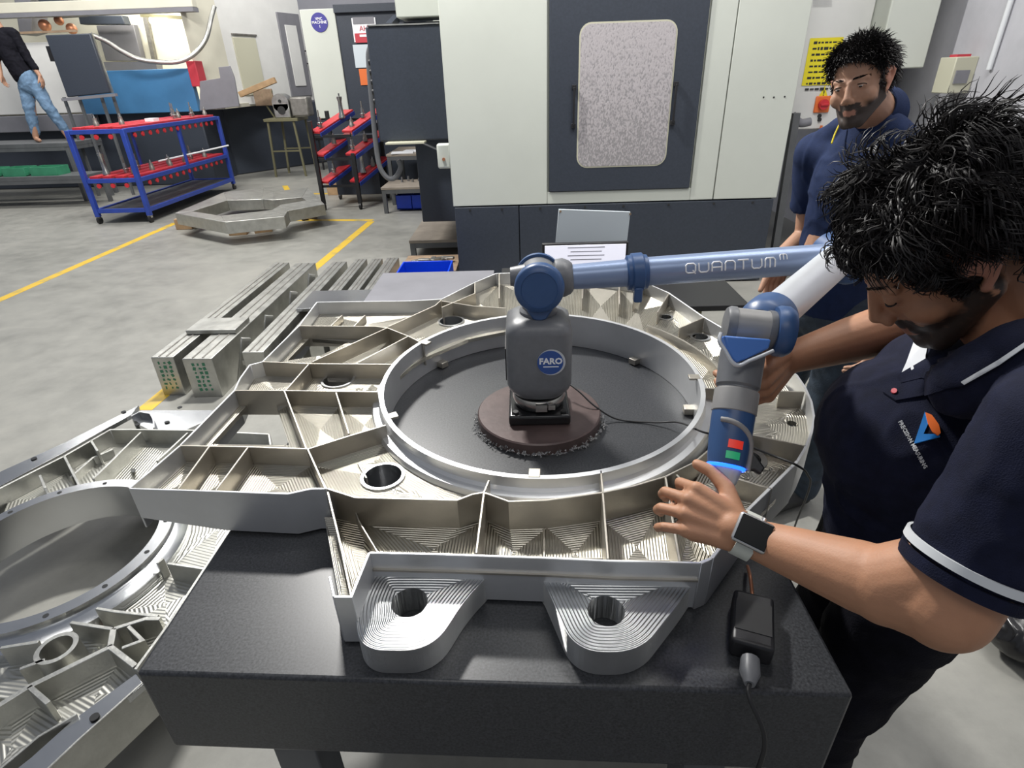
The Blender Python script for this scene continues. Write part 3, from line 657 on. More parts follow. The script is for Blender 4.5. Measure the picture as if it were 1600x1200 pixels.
B().tube([q0+dd*.01, q0-dd*.012, q0-dd*.03], [.013, .014, .007], 12).build('plug', 'arm_grey', ad, smooth=40)
B().tube(smooth_path([q0-dd*.028, q0-dd*.05, q0+Vector((0, -.075, -.045)), q0+Vector((-.004, -.085, -.13)), q0+Vector((-.01, -.08, -.45)), q0+Vector((-.02, -.1, -.808))], 6), .0032, 8).build('cable', 'black_rubber', ad, smooth=60)
B().tube(smooth_path([a1+Vector((0, 0, .02)), U(1175, 925, GT+.02), U(1172, 900, GT+.03), U(1168, 885, GT+.01)], 6), .003, 8).build('cable', 'copper', ad, smooth=60, label='reddish bare cable')
# ================================================================ second machined frame, low on the left
Z2, Z2W, Z2B = .30, .235, .165
sf = thing('machined_workpiece', 'second machined aluminium frame with round opening lying low left of the granite', 'workpiece', (-1.48, 1.32, Z2B))
def p2z(l, z=Z2): return [U2(x, y, z) for x, y in l]
R2, X2, Y2 = .295, -1.481, 1.318
B().lathe([(R2, Z2B), (R2, Z2), (R2+.040, Z2), (R2+.040, Z2-.02), (R2+.060, Z2-.026), (R2+.075, Z2-.04), (R2+.075, Z2B), ], (X2, Y2, 0), n=120, close=True).build('centre_ring', 'alu_fine', sf, smooth=35)
for k in range(14):
    a = .35+k*2*PI/14; B().cyl((X2+(R2+.02)*math.cos(a), Y2+(R2+.02)*math.sin(a), Z2-.003), (X2+(R2+.02)*math.cos(a), Y2+(R2+.02)*math.sin(a), Z2+.0006), .0075, n=20).build('screw_hole', 'dark_void', sf)
def arc2(a0, a1, k, n=10): return [(X2+(R2+k)*math.cos(a0+(a1-a0)*i/n), Y2+(R2+k)*math.sin(a0+(a1-a0)*i/n)) for i in range(n+1)]
def ang2(px, py): x, y = U2(px, py, Z2); return math.atan2(y-Y2, x-X2)
def pk2(poly, hole=None, z=Z2W, c=None): return plate(poly, z, .02, hole, c).build('pocket_floor', 'pocket_low', sf)
def rb2(pts, z0=Z2W-.005, z1=Z2, t=.009, raw=False, name='rib', m='alu_raw'): return wall(pts if raw else p2z(pts), z0, z1, t).build(name, m, sf, bevel=.0012, seg=1)
OT = [(-60, 800), (0, 762), (100, 712), (172, 671), (217, 671), (297, 672), (420, 678)]
rb2(OT, z0=Z2B, name='outer_wall')
rt = [(420, 678), (430, 740), (367, 815), (318, 890), (262, 976), (211, 1046)]
rb2(rt, z0=Z2B, name='outer_wall')
a_l, a_1, a_2, a_3, a_4 = ang2(0, 815), ang2(120, 757), ang2(197, 752), ang2(262, 812), ang2(220, 870)
pk2(p2z([(0, 762), (100, 712)])+list(reversed(arc2(a_l, a_1, .07, 6))))
pk2(p2z([(100, 712), (172, 671), (217, 671), (220, 676)])+p2z([(145, 747)])+arc2(a_1, a_1, .07, 1)[:1])
pk2(p2z([(217, 671), (297, 672), (420, 678), (430, 740), (340, 760), (210, 750), (145, 747)]))
pk2(p2z([(430, 740), (367, 815), (318, 890)])+arc2(ang2(232, 870), ang2(250, 780), .07, 6))
pk2(p2z([(318, 890), (262, 976), (247, 962), (180, 955)])+arc2(ang2(170, 925), ang2(232, 870), .07, 4))
rb2([(100, 712), (123, 757)]); rb2([(142, 688), (152, 704)]); rb2([(220, 675), (145, 748)]); rb2([(62, 742), (70, 762)]); rb2([(105, 735), (140, 705), (172, 692)], z1=Z2-.03)
rb2([(293, 676), (245, 720)]); rb2([(262, 880), (318, 888)]); rb2([(255, 872), (245, 880)]); rb2([(247, 962), (180, 955), (150, 950)])
B().cyl(Vector(U(208, 735, Z2W)), Vector(U(208, 735, Z2W+.035)), .008, n=16).build('stud', 'alu_raw', sf, smooth=40)
# outer flange top left and upper right plate
plate(p2z([(-60, 775), (0, 735), (100, 690), (216, 632), (205, 646), (172, 664), (100, 705), (0, 757)]), Z2-.005, .02, c=U2(100, 698, Z2)).build('flange', 'alu_fine', sf, bevel=.001)
plate(p2z([(216, 632), (337, 632), (322, 646), (277, 667), (241, 668), (215, 655), (206, 645)]), Z2-.03, .03, c=U2(270, 648, Z2)).build('flange', 'alu_fine', sf, bevel=.001)
wall(p2z([(205, 650), (218, 643), (235, 646), (240, 656), (240, 668)]), Z2B, Z2, .006).build('flange', 'alu_fine', sf, smooth=40)
for px, py in ((281, 637), (261, 660), (53, 717), (193, 644), (215, 664)):
    q = U(px, py, Z2-.028 if px > 240 else Z2-.004); B().cyl(q, q+Vector((0, 0, .003)), .010, n=20).build('screw_hole', 'dark_void', sf)
# lower part with the bearing boss
pk2(p2z([(262, 976), (211, 1046), (172, 1012), (177, 985), (247, 962)])); pk2(p2z([(172, 1010), (211, 1046), (120, 1115), (45, 1072)]))
bq = U2(88, 1012, Z2)
pk2(p2z([(177, 985), (172, 1010), (45, 1072), (-60, 1060), (-60, 1000), (60, 985), (120, 960), (180, 955)]), hole=(bq[0], bq[1], .040))
pk2(p2z([(45, 1072), (120, 1115), (60, 1150), (0, 1200), (-80, 1260), (-80, 1100), (0, 1100)]))
B().lathe([(.036, Z2W-.01), (.036, Z2), (.048, Z2), (.05, Z2W-.01)], (bq[0], bq[1], 0), n=48, close=True).build('bearing_boss', 'alu_raw', sf, smooth=35)
B().lathe([(.012, Z2W-.03), (.036, Z2W-.03), (.036, Z2W-.02), (.012, Z2W-.02)], (bq[0], bq[1], 0), n=40, close=True).build('boss_floor', 'alu_raw', sf, smooth=35)
rb2([(211, 1040), (172, 1010), (45, 1072), (0, 1100), (-80, 1140)], t=.014); rb2([(45, 1072), (75, 1098)], t=.012); rb2([(177, 982), (228, 966), (250, 966)], t=.012); rb2([(172, 1010), (177, 982)], t=.016)
rb2([(110, 972), (175, 982)], t=.01); rb2([(200, 978), (222, 1000), (190, 1012)], t=.01); rb2([(0, 1012), (60, 1002)], t=.01); rb2([(30, 1045), (70, 1030)], t=.01)
rb2([(120, 1115), (60, 1150), (0, 1200), (-80, 1262)], t=.006)
plate(p2z([(211, 1048), (222, 1065), (120, 1150), (40, 1225), (-40, 1290), (-60, 1262), (45, 1180), (110, 1122)]), Z2-.01, .02, c=U2(110, 1150, Z2)).build('flange', 'alu_fine', sf, bevel=.001)
rb2([(224, 1060), (120, 1152), (40, 1227), (-40, 1292)], z0=Z2B, z1=Z2-.008, t=.006, name='outer_wall')
q = U(148, 1121, Z2-.008); B().cyl(q, q+Vector((0, 0, .003)), .010, n=20).build('screw_hole', 'dark_void', sf)
for i, (px, py) in enumerate(((40, 735), (300, 690), (215, 1000))):
    q = U(px, py, Z2B); t = thing('timber_block', ['rough timber block under the low frame by the aisle', 'rough timber block under the low frame below the big frame', 'rough timber block under the low frame by the granite corner'][i], 'block', (q.x, q.y, 0))
    B().box((q.x, q.y, Z2B/2), (.12, .09, Z2B), .3*i).build('block', 'wood', t, bevel=.004)
# ================================================================ stacked aluminium channels behind
def bars(n_, x0, ys, wds, zt, lab, labs):
    t = []
    for i, (x, wd, ya, yb) in enumerate(n_):
        o = thing('aluminium_bar', labs[i], 'bar', (x, (ya+yb)/2, 0), group=lab)
        B().bb(x-wd/2, x+wd/2, ya, yb, 0.0, zt).build('bar', 'alu_raw', o, bevel=.003)
        for k in (-1, 1): B().bb(x+k*wd*.17-.004, x+k*wd*.17+.004, ya+.01, yb-.01, zt, zt+.003).build('seam_strip', 'dull_steel', o)
        t.append(o)
    return t
pa_, pb_ = U(258, 562, .24), U(347, 562, .24); fa, fb = U(455, 410, .24), U(500, 405, .24)
bars([(-2.00, .125, 2.83, 4.65), (-1.79, .165, 2.80, 4.62)], 0, 0, 0, .24, 'aluminium bars on the floor', ['outermost long aluminium bar on the floor beside the yellow line', 'long aluminium bar second from the yellow line with green writing on its end'])
bars([(-1.50, .12, 2.85, 4.6), (-1.335, .095, 3.0, 4.66), (-1.20, .085, 3.0, 4.66), (-1.075, .10, 3.0, 4.68)], 0, 0, 0, .25, 'aluminium bars on the floor', ['long aluminium bar, leftmost of the group behind the big frame', 'aluminium bar second from left behind the big frame', 'aluminium bar third from left behind the big frame', 'aluminium bar nearest the blue bin'])
t = thing('cross_plate', 'short aluminium plate lying across the two left bars', 'plate', (-1.86, 3.25, .243)); B().bb(-2.02, -1.72, 3.14, 3.34, .243, .268).build('plate', 'alu_raw', t, bevel=.002)
t = thing('cross_plate', 'aluminium plate lying across the bars behind the big frame', 'plate', (-1.27, 3.6, .253)); B().bb(-1.46, -1.0, 3.45, 3.80, .253, .275).build('plate', 'alu_fine', t, bevel=.002)
for k, yy in enumerate((2.95, 3.30, 3.75, 4.15)):
    t = thing('angle_bracket', ['nearest', 'second nearest', 'third nearest', 'farthest'][k]+' small aluminium bracket leaning between the two bar stacks', 'bracket', (-1.63, yy, 0))
    B().bar((-1.66, yy, .02), (-1.60, yy+.06, .27), .02, .05).build('upright', 'alu_raw', t, bevel=.002); B().bar((-1.64, yy+.02, .13), (-1.58, yy+.02, .13), .015, .03).build('foot', 'alu_raw', t, bevel=.002)
bmark = [o for o in bpy.data.objects if o.name.startswith('aluminium_bar')]
for o, s_, x in ((bmark[0], 'PLATE 4', -2.0), (bmark[1], 'RING 7', -1.79)):
    yy = 2.829 if x < -1.9 else 2.799
    for k in range(3):
        bk = B()
        for j in range(7): bk.box((x+.03*(k-1)+random.uniform(-.004, .004), yy, .205-.026*j), (random.uniform(.006, .018), .0012, random.uniform(.010, .020)), mtx=Matrix.Rotation(random.uniform(-.5, .5), 3, 'Y'))
        bk = bk.build('chalk_mark', 'tray_green', o); bk['kind'] = 'stuff'
# ================================================================ ring frame on wood blocks in the aisle
rf = thing('ring_frame', 'polygonal aluminium ring frame resting on wood blocks in the aisle', 'workpiece', (-3.6, 7.8, .1))
zt = .26
fo = [(268, 322), (280, 312), (350, 300), (412, 293), (430, 300), (483, 292), (507, 322), (505, 332), (440, 340), (445, 348), (355, 358), (340, 345), (273, 336)]
outer = [(275, 326), (285, 316), (350, 299), (412, 293), (428, 299), (481, 293), (496, 312), (507, 318), (450, 326), (440, 334), (350, 344), (275, 334)]
P_ = lambda l: [U2(x, y, zt) for x, y in l]
inner = [(298, 331), (322, 320), (352, 313), (395, 312), (430, 313), (480, 311), (440, 322), (436, 328), (400, 338), (352, 340)]
W = []
def segw(a_, b_, c_, d_, h=.16):   # solid limb between outer edge a-b and inner edge c-d
    po = P_([a_, b_, d_, c_]); B().prism(po, zt-h, zt).build('limb', 'alu_raw', rf, bevel=.004)
O_ = [(273, 333), (350, 300), (412, 294), (428, 299), (481, 293), (507, 319), (450, 329), (444, 338), (352, 347)]
I_ = [(300, 330), (355, 313), (410, 311), (428, 312), (472, 308), (478, 313), (438, 320), (425, 328), (345, 337)]
for k in range(9): segw(O_[k], O_[(k+1) % 9], I_[k], I_[(k+1) % 9], .13)
for k, (px, py) in enumerate(((290, 358), (372, 367), (410, 363), (480, 342))):
    q = F(px, py); t = thing('timber_block', ['small wood block under the left corner of the ring frame', 'wood block under the front of the ring frame', 'second wood block under the front of the ring frame, right of the first', 'wood block under the right end of the ring frame'][k], 'block', (q.x, q.y, 0))
    B().box((q.x, q.y+.04, .064), (.20, .14, .128), .2*k).build('block', 'wood_pale', t, bevel=.005)
# ================================================================ the white machine tool
mc = thing('milling_machine', 'large white milling machine with dark door and base behind the frame', 'machine tool', (.72, 5.6, 0))
X0, X1, YF = -.53, 1.98, 4.6
B().bb(X0+.03, X1, YF+.03, 6.7, .66, 2.9).build('cabinet', 'machine_white', mc, bevel=.006)
B().bb(X0+.04, X1-.02, YF+.04, 6.6, .0, .66).build('base', 'machine_dark', mc, bevel=.006)
B().bb(X0+.01, -.02, YF-.005, YF+.03, .01, .655).build('base_panel', 'machine_dark', mc, bevel=.003)
B().bb(-.012, X1-.02, YF-.005, YF+.03, .01, .655).build('base_panel', 'machine_dark', mc, bevel=.003)
B().bb(X0, .205, YF, YF+.03, .665, 2.9).build('front_panel', 'machine_white', mc, bevel=.004)
B().bb(.205, 1.31, YF+.004, YF+.03, .665, .752).build('front_panel', 'machine_white', mc, bevel=.002)
B().bb(1.31, 1.487, YF, YF+.03, .665, 2.9).build('front_panel', 'machine_white', mc, bevel=.004)
B().bb(1.494, X1, YF, YF+.03, .665, 2.9).build('front_panel', 'machine_white', mc, bevel=.004)
def rrect(x0, x1, z0, z1, r, y, n=6):
    pts = []
    for cx, cz, s_ in ((x1-r, z1-r, 0), (x0+r, z1-r, 1), (x0+r, z0+r, 2), (x1-r, z0+r, 3)):
        pts += [Vector((cx+r*math.cos((s_+k/n)*PI/2), y, cz+r*math.sin((s_+k/n)*PI/2))) for k in range(n+1)]
    return pts
door = B().bb(.22, 1.295, YF-.012, YF+.02, .757, 2.9).build('sliding_door', 'machine_dark', mc, bevel=.004)
w0 = rrect(.435, 1.085, .935, 1.85, .07, YF-.016)
B().ext(rrect(.425, 1.095, .925, 1.86, .08, YF-.014), (0, .006, 0)).build('window_seal', 'ivory', door)
B().ext(w0, (0, .004, 0)).build('window_pane', 'splashed_pane', door)
for x in (.395, 1.115):
    b = B().bar((x, YF-.04, 1.22), (x, YF-.04, 1.47), .014, .014).box((x, YF-.026, 1.22), (.03, .03, .03)).box((x, YF-.026, 1.47), (.03, .03, .03)); b.build('door_handle', 'black_plastic', door, bevel=.002)
for px, py in ((1193, 152), (1209, 152), (1226, 151)): q = V(px, py, YF); B().cyl(q+Vector((0, .002, 0)), q-Vector((0, .003, 0)), .006, n=12).build('screw', 'ink', mc)
for x in (-.40, -.15, .15, .5, .8, 1.15, 1.5, 1.8): B().cyl((x, YF+.001, .635), (x, YF-.010, .635), .009, n=12).build('screw', 'ink', mc)
B().bb(-.92, -.50, 5.15, 5.5, 1.97, 2.9).build('side_housing', 'machine_white', mc, bevel=.006)
B().bb(-.90, -.52, 5.3, 6.4, .4, 1.95).build('side_recess', 'machine_dark', mc, bevel=.006)
# pendant
q = B().bb(-1.17, -.57, 5.16, 5.26, 1.10, 1.92)
pn = thing('control_pendant', 'dark operator panel box hanging beside the white milling machine', 'control panel', (-.87, 5.2, 1.1))
q.build('housing', 'machine_dark', pn, bevel=.012)
B().bb(-1.15, -.60, 5.15, 5.27, 1.92, 1.93).build('top_lip', 'alu_raw', pn)
B().bb(-1.10, -.78, 5.04, 5.2, 1.085, 1.10).build('keyboard_tray', 'ivory', pn, bevel=.002)
B().bar((-.80, 5.08, 1.09), (-.60, 4.95, 1.02), .012).build('stay_bar', 'steel', pn)
b = B().bb(-.64, -.535, 4.72, 4.80, .93, 1.11); b.build('hinge_bracket', 'machine_white', pn, bevel=.015, seg=3)
B().cyl((-.59, 4.72, 1.0), (-.59, 4.71, 1.0), .012, n=14).build('hinge_bolt', 'copper', pn)
for k in range(5):
    B().cyl((-1.185, 5.2, 1.40+.07*k), (-1.165, 5.2, 1.40+.07*k), .022, .026, 12).build('push_button', 'black_plastic', pn, smooth=40)
B().tube(smooth_path([V(600, 45, 5.3), V(578, 75, 5.3), V(577, 110, 5.3), V(583, 180, 5.3), V(588, 230, 5.3), V(594, 262, 5.3), V(606, 278, 5.3), V(618, 277, 5.3), V(626, 262, 5.3), V(622, 250, 5.3)], 8), .022, 12).build('cable_hose', 'arm_grey', pn, smooth=60)
B().bar((-1.0, 5.25, 1.92), (-1.0, 5.6, 2.0), .05).build('support_arm', 'machine_dark', pn); B().bar((-1.0, 5.6, 2.0), (-.7, 5.6, 2.0), .05).build('support_arm', 'machine_dark', pn)
# whiteboard and monitor in front of the machine, on a trolley hidden by the frame
tr = thing('steel_trolley', 'dark steel trolley behind the frame carrying the monitor', 'trolley', (.4, 3.1, 0))
for x in (-.1, 1.15):
    for y in (2.85, 3.55): B().bb(x-.02, x+.02, y-.02, y+.02, 0, .44).build('leg', 'olive_paint', tr, bevel=.002)
B().bb(-.13, 1.18, 2.82, 3.58, .44, .47).build('shelf', 'black_plastic', tr, bevel=.003)
mn = thing('monitor', 'lit white computer screen behind the blue arm', 'monitor', (.36, 3.1, .47))
B().bb(.11, .58, 3.09, 3.12, .48, .745).build('housing', 'black_plastic', mn, bevel=.005)
B().bb(.125, .565, 3.085, 3.092, .50, .735).build('screen', 'screen_white', mn)
for k in range(4): B().box((.35, 3.084, .722-.022*k), (.20-.03*(k % 2), .001, .005)).build('text_line', 'wall_paint', mn)
B().bb(.25, .45, 3.06, 3.18, .47, .475).build('foot', 'black_plastic', mn); B().bb(.33, .37, 3.12, 3.14, .475, .6).build('stem', 'black_plastic', mn)
wb = thing('whiteboard', 'small blank whiteboard standing above the monitor', 'whiteboard', (.4, 3.35, .5))
c4 = [V(868, 381, 3.3), V(979, 385, 3.3), V(985, 331, 3.3), V(873, 327, 3.3)]
B().ext(c4, (0, .012, 0)).build('board', 'whiteboard', wb, bevel=.002)
for c_ in (c4[2], c4[3]): B().cyl(c_+Vector((0 if c_ is c4[2] else .01, .0, -.012)), c_+Vector((0 if c_ is c4[2] else .01, -.004, -.012)), .006, n=10).build('pin', 'wood', wb)
B().bar(c4[0]+Vector((.15, .02, 0)), Vector((c4[0].x+.15, 3.33, .47)), .02).build('prop', 'bench_grey', wb)
# ================================================================ step platforms, bins and parts left of the machine
def platform(name, lab, cat, x0, x1, y0, y1, z, tm='board', th=.03, mid=False, tall=None):
    t = thing(name, lab, cat, ((x0+x1)/2, (y0+y1)/2, 0))
    for x in (x0+.03, x1-.03):
        for y in (y0+.03, y1-.03): B().bb(x-.025, x+.025, y-.025, y+.025, 0, z-th).build('leg', 'bench_grey', t, bevel=.002)
    for y in (y0+.02, y1-.02): B().bb(x0+.055, x1-.055, y-.018, y+.018, z-th-.05, z-th).build('rail', 'bench_grey', t, bevel=.002)
    for x in (x0+.02, x1-.02): B().bb(x-.018, x+.018, y0+.055, y1-.055, z-th-.05, z-th).build('rail', 'bench_grey', t, bevel=.002)
    B().bb(x0, x1, y0, y1, z-th, z).build('top', tm, t, bevel=.003); return t
platform('step_platform', 'low step platform with worn wooden top against the machine corner', 'platform', -1.10, -.55, 5.56, 7.0, .17)
platform('step_platform', 'lower brown board step in front of the machine corner', 'platform', -1.05, -.56, 4.7, 5.2, .12, 'wood')
t = thing('machined_offcut', 'small pile of aluminium offcuts on the brown board step', 'offcut', (-.85, 4.9, .12))
for k in range(9): B().box((-.93+.035*k, 4.92+random.uniform(-.08, .08), .135+.01*(k % 3)), (.10, .04, .022), random.random()*3).build('offcut', 'alu_raw', t, bevel=.002)
bn = thing('storage_bin', 'open blue plastic bin behind the bar stack', 'bin', (-.7, 4.0, 0))
def bin_(t, x0, x1, y0, y1, z0, z1, m, th=.012):
    B().bb(x0, x1, y0, y1, z0, z0+th).build('bottom', m, t)
    B().bb(x0, x1, y1-th, y1, z0, z1).build('side', m, t, bevel=.002); B().bb(x0, x1, y0, y0+th, z0, z1).build('side', m, t, bevel=.002)
    B().bb(x0, x0+th, y0+th, y1-th, z0, z1).build('side', m, t, bevel=.002); B().bb(x1-th, x1, y0+th, y1-th, z0, z1).build('side', m, t, bevel=.002)
bin_(bn, -.93, -.54, 3.62, 4.38, 0, .30, 'bin_blue')
platform('steel_bench', 'low bench with bare steel top between the blue bin and the big frame', 'bench', -1.0, -.2, 3.0, 3.98, .335, 'machine_grey')
platform('work_bench', 'grey bench with wooden top holding papers and small parts', 'bench', -1.83, -.57, 8.35, 9.3, .66)
platform('work_bench', 'lower grey shelf bench with wooden top above the blue bins', 'bench', -1.81, -.57, 7.7, 8.33, .33)
t = thing('paper_stack', 'white papers on the left end of the grey bench', 'paper', (-1.6, 8.5, .66))
B().box((-1.62, 8.45, .668), (.30, .2, .014), .1).build('sheet', 'print_white', t); B().box((-1.48, 8.62, .668), (.3, .2, .014), -.1).build('sheet', 'print_white', t)
bb_ = None
for k in range(3):
    t = thing('storage_bin', ['left', 'middle', 'right'][k]+' of the three blue bins under the low shelf bench', 'bin', (-1.5+.25*k, 8.0, 0), group='blue bins under the shelf bench')
    bin_(t, -1.66+.21*k, -1.46+.21*k, 7.85, 8.15, .02, .20, 'bin_blue')
for k in range(14):
    x = -1.6+.072*k; hh = random.choice([.04, .07, .10]); o = B().cyl((x, 8.1+.08*(k % 2), .33), (x, 8.1+.08*(k % 2), .33+hh), .018, .012, 10).build('tool_bit', random.choice(['steel', 'dull_steel', 'black_plastic']), None, smooth=40); tag(o, 'small upright machine part, %s from the left on the low shelf bench' % ['first', 'second', 'third', 'fourth', 'fifth', 'sixth', 'seventh', 'eighth', 'ninth', 'tenth', 'eleventh', 'twelfth', 'thirteenth', 'last'][k], 'machine part', 'small parts on the low shelf bench')
# ================================================================ tool trolleys
def holder(loc, kind):
    t = thing('tool_holder', 'x', 'tool holder', (0, 0, 0))
    return t
def tool_proto(kind):
    t = thing('tool_holder', 'x', 'tool holder')
    if kind == 0:
        B().lathe([(.001, 0), (.030, 0), (.030, .03), (.036, .035), (.036, .05), (.022, .055), (.018, .12), (.001, .12)], (0, 0, 0), n=16).build('taper_shank', 'steel', t, smooth=40); B().cyl((0, 0, .12), (0, 0, .20), .008, n=10).build('cutter', 'dull_steel', t, smooth=40)
    elif kind == 1:
        B().lathe([(.001, 0), (.032, 0), (.032, .04), (.024, .05), (.024, .09), (.001, .09)], (0, 0, 0), n=16).build('taper_shank', 'dull_steel', t, smooth=40); B().cyl((0, 0, .09), (0, 0, .13), .012, .006, n=10).build('cutter', 'steel', t, smooth=40)
    else:
        B().lathe([(.001, 0), (.045, 0), (.045, .02), (.03, .06), (.024, .20), (.034, .24), (.034, .26), (.001, .27)], (0, 0, 0), n=18).build('taper_shank', 'steel', t, smooth=40); B().cyl((0, 0, .265), (0, 0, .30), .01, n=10).build('cutter', 'steel', t, smooth=40)
    return t
TP = [tool_proto(k) for k in range(3)]; used_t = [0, 0, 0]
def put_tool(k, loc, label, group):
    if not used_t[k]: used_t[k] = 1; r = TP[k]; r.location = loc; r['label'] = label; r['group'] = group; return r
    return copy_thing(TP[k], loc, random.random()*6, label, group)
ct = thing('tool_trolley', 'blue framed tool trolley with red tool trays on castors', 'trolley', (-5.2, 8.8, 0))
cx0, cx1, cy0, cy1 = -5.52, -4.84, 7.56, 10.05
for x in (cx0, cx1):
    for y in (cy0, cy1): B().bar((x, y, .09), (x, y, 1.12), .055).build('post', 'cart_blue', ct, bevel=.004)
    B().bar((x, (cy0+cy1)/2, .55), (x, (cy0+cy1)/2, 1.10), .03).build('post', 'cart_blue', ct)
    for z in (.16, .53, 1.10): B().bar((x, cy0+.03, z), (x, cy1-.03, z), .045, .05).build('side_rail', 'cart_blue', ct, bevel=.003)
for y in (cy0, cy1):
    for z in (.16, .53, 1.10): B().bar((cx0+.03, y, z), (cx1-.03, y, z), .045, .05).build('end_rail', 'cart_blue', ct, bevel=.003)
for z in (1.10, .53):
    for k in range(4):
        x = cx0+.09+.167*k; B().bb(x-.055, x+.055, cy0+.04, cy1-.04, z+.02, z+.05).build('tray_strip', 'tray_red', ct, bevel=.004)
    for k in range(13): B().cyl((cx1+.004, cy0+.2+.17*k, z-.06), (cx1+.02, cy0+.2+.17*k, z-.06), .028, n=12).build('tray_plug', 'tray_red', ct, smooth=40)
    for k in range(3): B().cyl((cx0+.16+.18*k, cy0-.004, z-.06), (cx0+.16+.18*k, cy0-.02, z-.06), .028, n=12).build('tray_plug', 'tray_red', ct, smooth=40)
B().bb(cx0+.03, cx1-.03, cy0+.04, cy1-.04, .14, .17).build('bottom_shelf', 'bench_grey', ct)
for x in (cx0, cx1):
    for y in (cy0, cy1):
        b = B().cyl((x-.015, y, .045), (x+.015, y, .045), .045, n=18); b.build('castor', 'black_rubber', ct, smooth=40); B().bb(x-.022, x+.022, y-.02, y+.02, .06, .10).build('castor_fork', 'steel', ct)
gl = 'tool holders on the blue trolley'
for i, (k, x, y, z) in enumerate([(2, -5.35, 7.75, .58), (0, -5.18, 7.9, .58), (1, -5.02, 7.8, .58), (1, -4.95, 8.1, .58), (0, -5.2, 8.2, .58), (1, -4.92, 8.5, .58), (1, -5.05, 8.7, .58), (1, -4.92, 8.9, .58), (0, -4.98, 9.2, .58), (1, -4.92, 9.5, .58),
        (1, -5.3, 7.8, 1.15), (1, -5.1, 8.0, 1.15), (0, -5.0, 9.1, 1.15), (1, -5.05, 9.3, 1.15), (0, -4.98, 9.55, 1.15), (1, -5.1, 9.8, 1.15), (1, -4.95, 9.9, 1.15), (0, -5.3, 9.6, 1.15)]):
    nth = ['nearest', 'second', 'third', 'fourth', 'fifth', 'sixth', 'seventh', 'eighth', 'ninth', 'tenth', 'eleventh'][i if i < 10 else i-10]
    put_tool(k, (x, y, z), '%s, %s from the near end of the %s red tray' % (['tapered tool holder', 'squat tool holder', 'tall flared tool holder'][k], nth, 'upper' if z > 1 else 'lower'), gl)
t = thing('drill_rod', 'long bright drill rod lying across the lower tray of the blue trolley', 'rod', (-4.9, 9.0, .6)); B().cyl((-4.98, 8.35, .66), (-4.70, 9.9, .70), .012, n=10).build('rod', 'print_white', t, smooth=40)
t = thing('sheet_tag', 'small white card on the upper red tray of the blue trolley', 'card', (-5.0, 8.6, 1.15)); B().box((-5.02, 8.55, 1.17), (.12, .14, .04)).build('card', 'print_white', t)
# black trolley with slanted trays
rt_ = thing('tool_trolley', 'black framed tool trolley with slanted red trays beside the dark panel box', 'trolley', (-2.3, 8.4, 0))
rx0, rx1, ry0, ry1 = -2.70, -1.98, 8.05, 8.85
for x in (rx0, -2.2):
    B().bar((x, ry0, .08), (x, ry0, 1.12 if x == rx0 else .72), .05).build('post', 'black_plastic', rt_, bevel=.003)
for x in (rx0, rx1): B().bar((x, ry1, .08), (x, ry1, 1.2), .05).build('post', 'black_plastic', rt_, bevel=.003)
for z in (.36, .70, .98):
    for j, x in enumerate((-2.66, -2.24)):
        B().bar((x, ry0+.02, z), (x+.30, ry1-.1, z+.22), .16, .03).build('tray_strip', 'tray_red', rt_, bevel=.004)
        B().bar((x+.08, ry0-.0, z-.03), (x+.38, ry1-.12, z+.19), .02, .05).build('tray_edge', 'cart_blue', rt_, bevel=.003)
    B().bar((rx0, ry0+.02, z-.05), (-2.2, ry0+.02, z-.05), .03).build('cross_bar', 'black_plastic', rt_)
    B().bar((rx0, ry1, z+.1), (rx1, ry1, z+.1), .03).build('cross_bar', 'black_plastic', rt_)
B().bb(-2.62, -2.0, 8.5, 8.8, .12, .9).build('back_panel', 'machine_dark', rt_)
for x, y in ((rx0, ry0), (-2.2, ry0), (rx0, ry1), (rx1, ry1)): B().cyl((x-.015, y, .045), (x+.015, y, .045), .045, n=16).build('castor', 'black_rubber', rt_, smooth=40)
for i, (k, x, y, z) in enumerate([(0, -2.60, 8.15, 1.04), (2, -2.38, 8.45, 1.12), (1, -2.2, 8.2, 1.02), (0, -2.1, 8.45, 1.12), (1, -2.5, 8.3, .82), (0, -2.22, 8.15, .76), (1, -2.1, 8.4, .83), (2, -2.15, 8.25, .45), (1, -2.05, 8.45, .50), (0, -2.55, 8.25, .46)]):
    put_tool(k, (x, y, z), '%s in the black trolley, %s from top left' % (['tapered tool holder', 'squat tool holder', 'tall flared tool holder'][k], ['first', 'second', 'third', 'fourth', 'fifth', 'sixth', 'seventh', 'eighth', 'ninth', 'last'][i]), 'tool holders on the black trolley')
cb = thing('cardboard_box', 'low brown cardboard box behind the black trolley', 'box', (-2.6, 9.6, 0)); B().bb(-3.0, -2.2, 9.2, 9.45, 0, .25).build('box', 'wood_pale', cb, bevel=.004)
# ================================================================ second machine with round sign
m2 = thing('milling_machine', 'white and dark milling machine with a round purple sign at the back', 'machine tool', (-1.8, 10.5, 0))
B().bb(-3.03, -.3, 9.53, 11.5, 0, 1.06).build('base', 'machine_dark', m2, bevel=.01)
B().bb(-3.04, -.3, 9.56, 11.5, 1.06, 2.44).build('cabinet', 'machine_white', m2, bevel=.01)
B().bb(-3.05, -2.555, 9.5, 9.56, 1.07, 2.46).build('front_panel', 'machine_white', m2, bevel=.01)
B().bb(-2.55, -1.3, 9.515, 9.58, 1.0, 2.47).build('sliding_door', 'machine_dark', m2, bevel=.006)
B().bb(-2.56, -1.5, 9.46, 9.54, 2.40, 2.50).build('top_rail', 'machine_dark', m2, bevel=.006)
B().bb(-2.45, -1.6, 9.3, 9.5, 1.0, 1.03).build('ledge', 'machine_grey', m2)
sg = thing('round_sign', 'round purple sign on the white panel of the far milling machine', 'sign', tuple(V(499, 35, 9.49)))
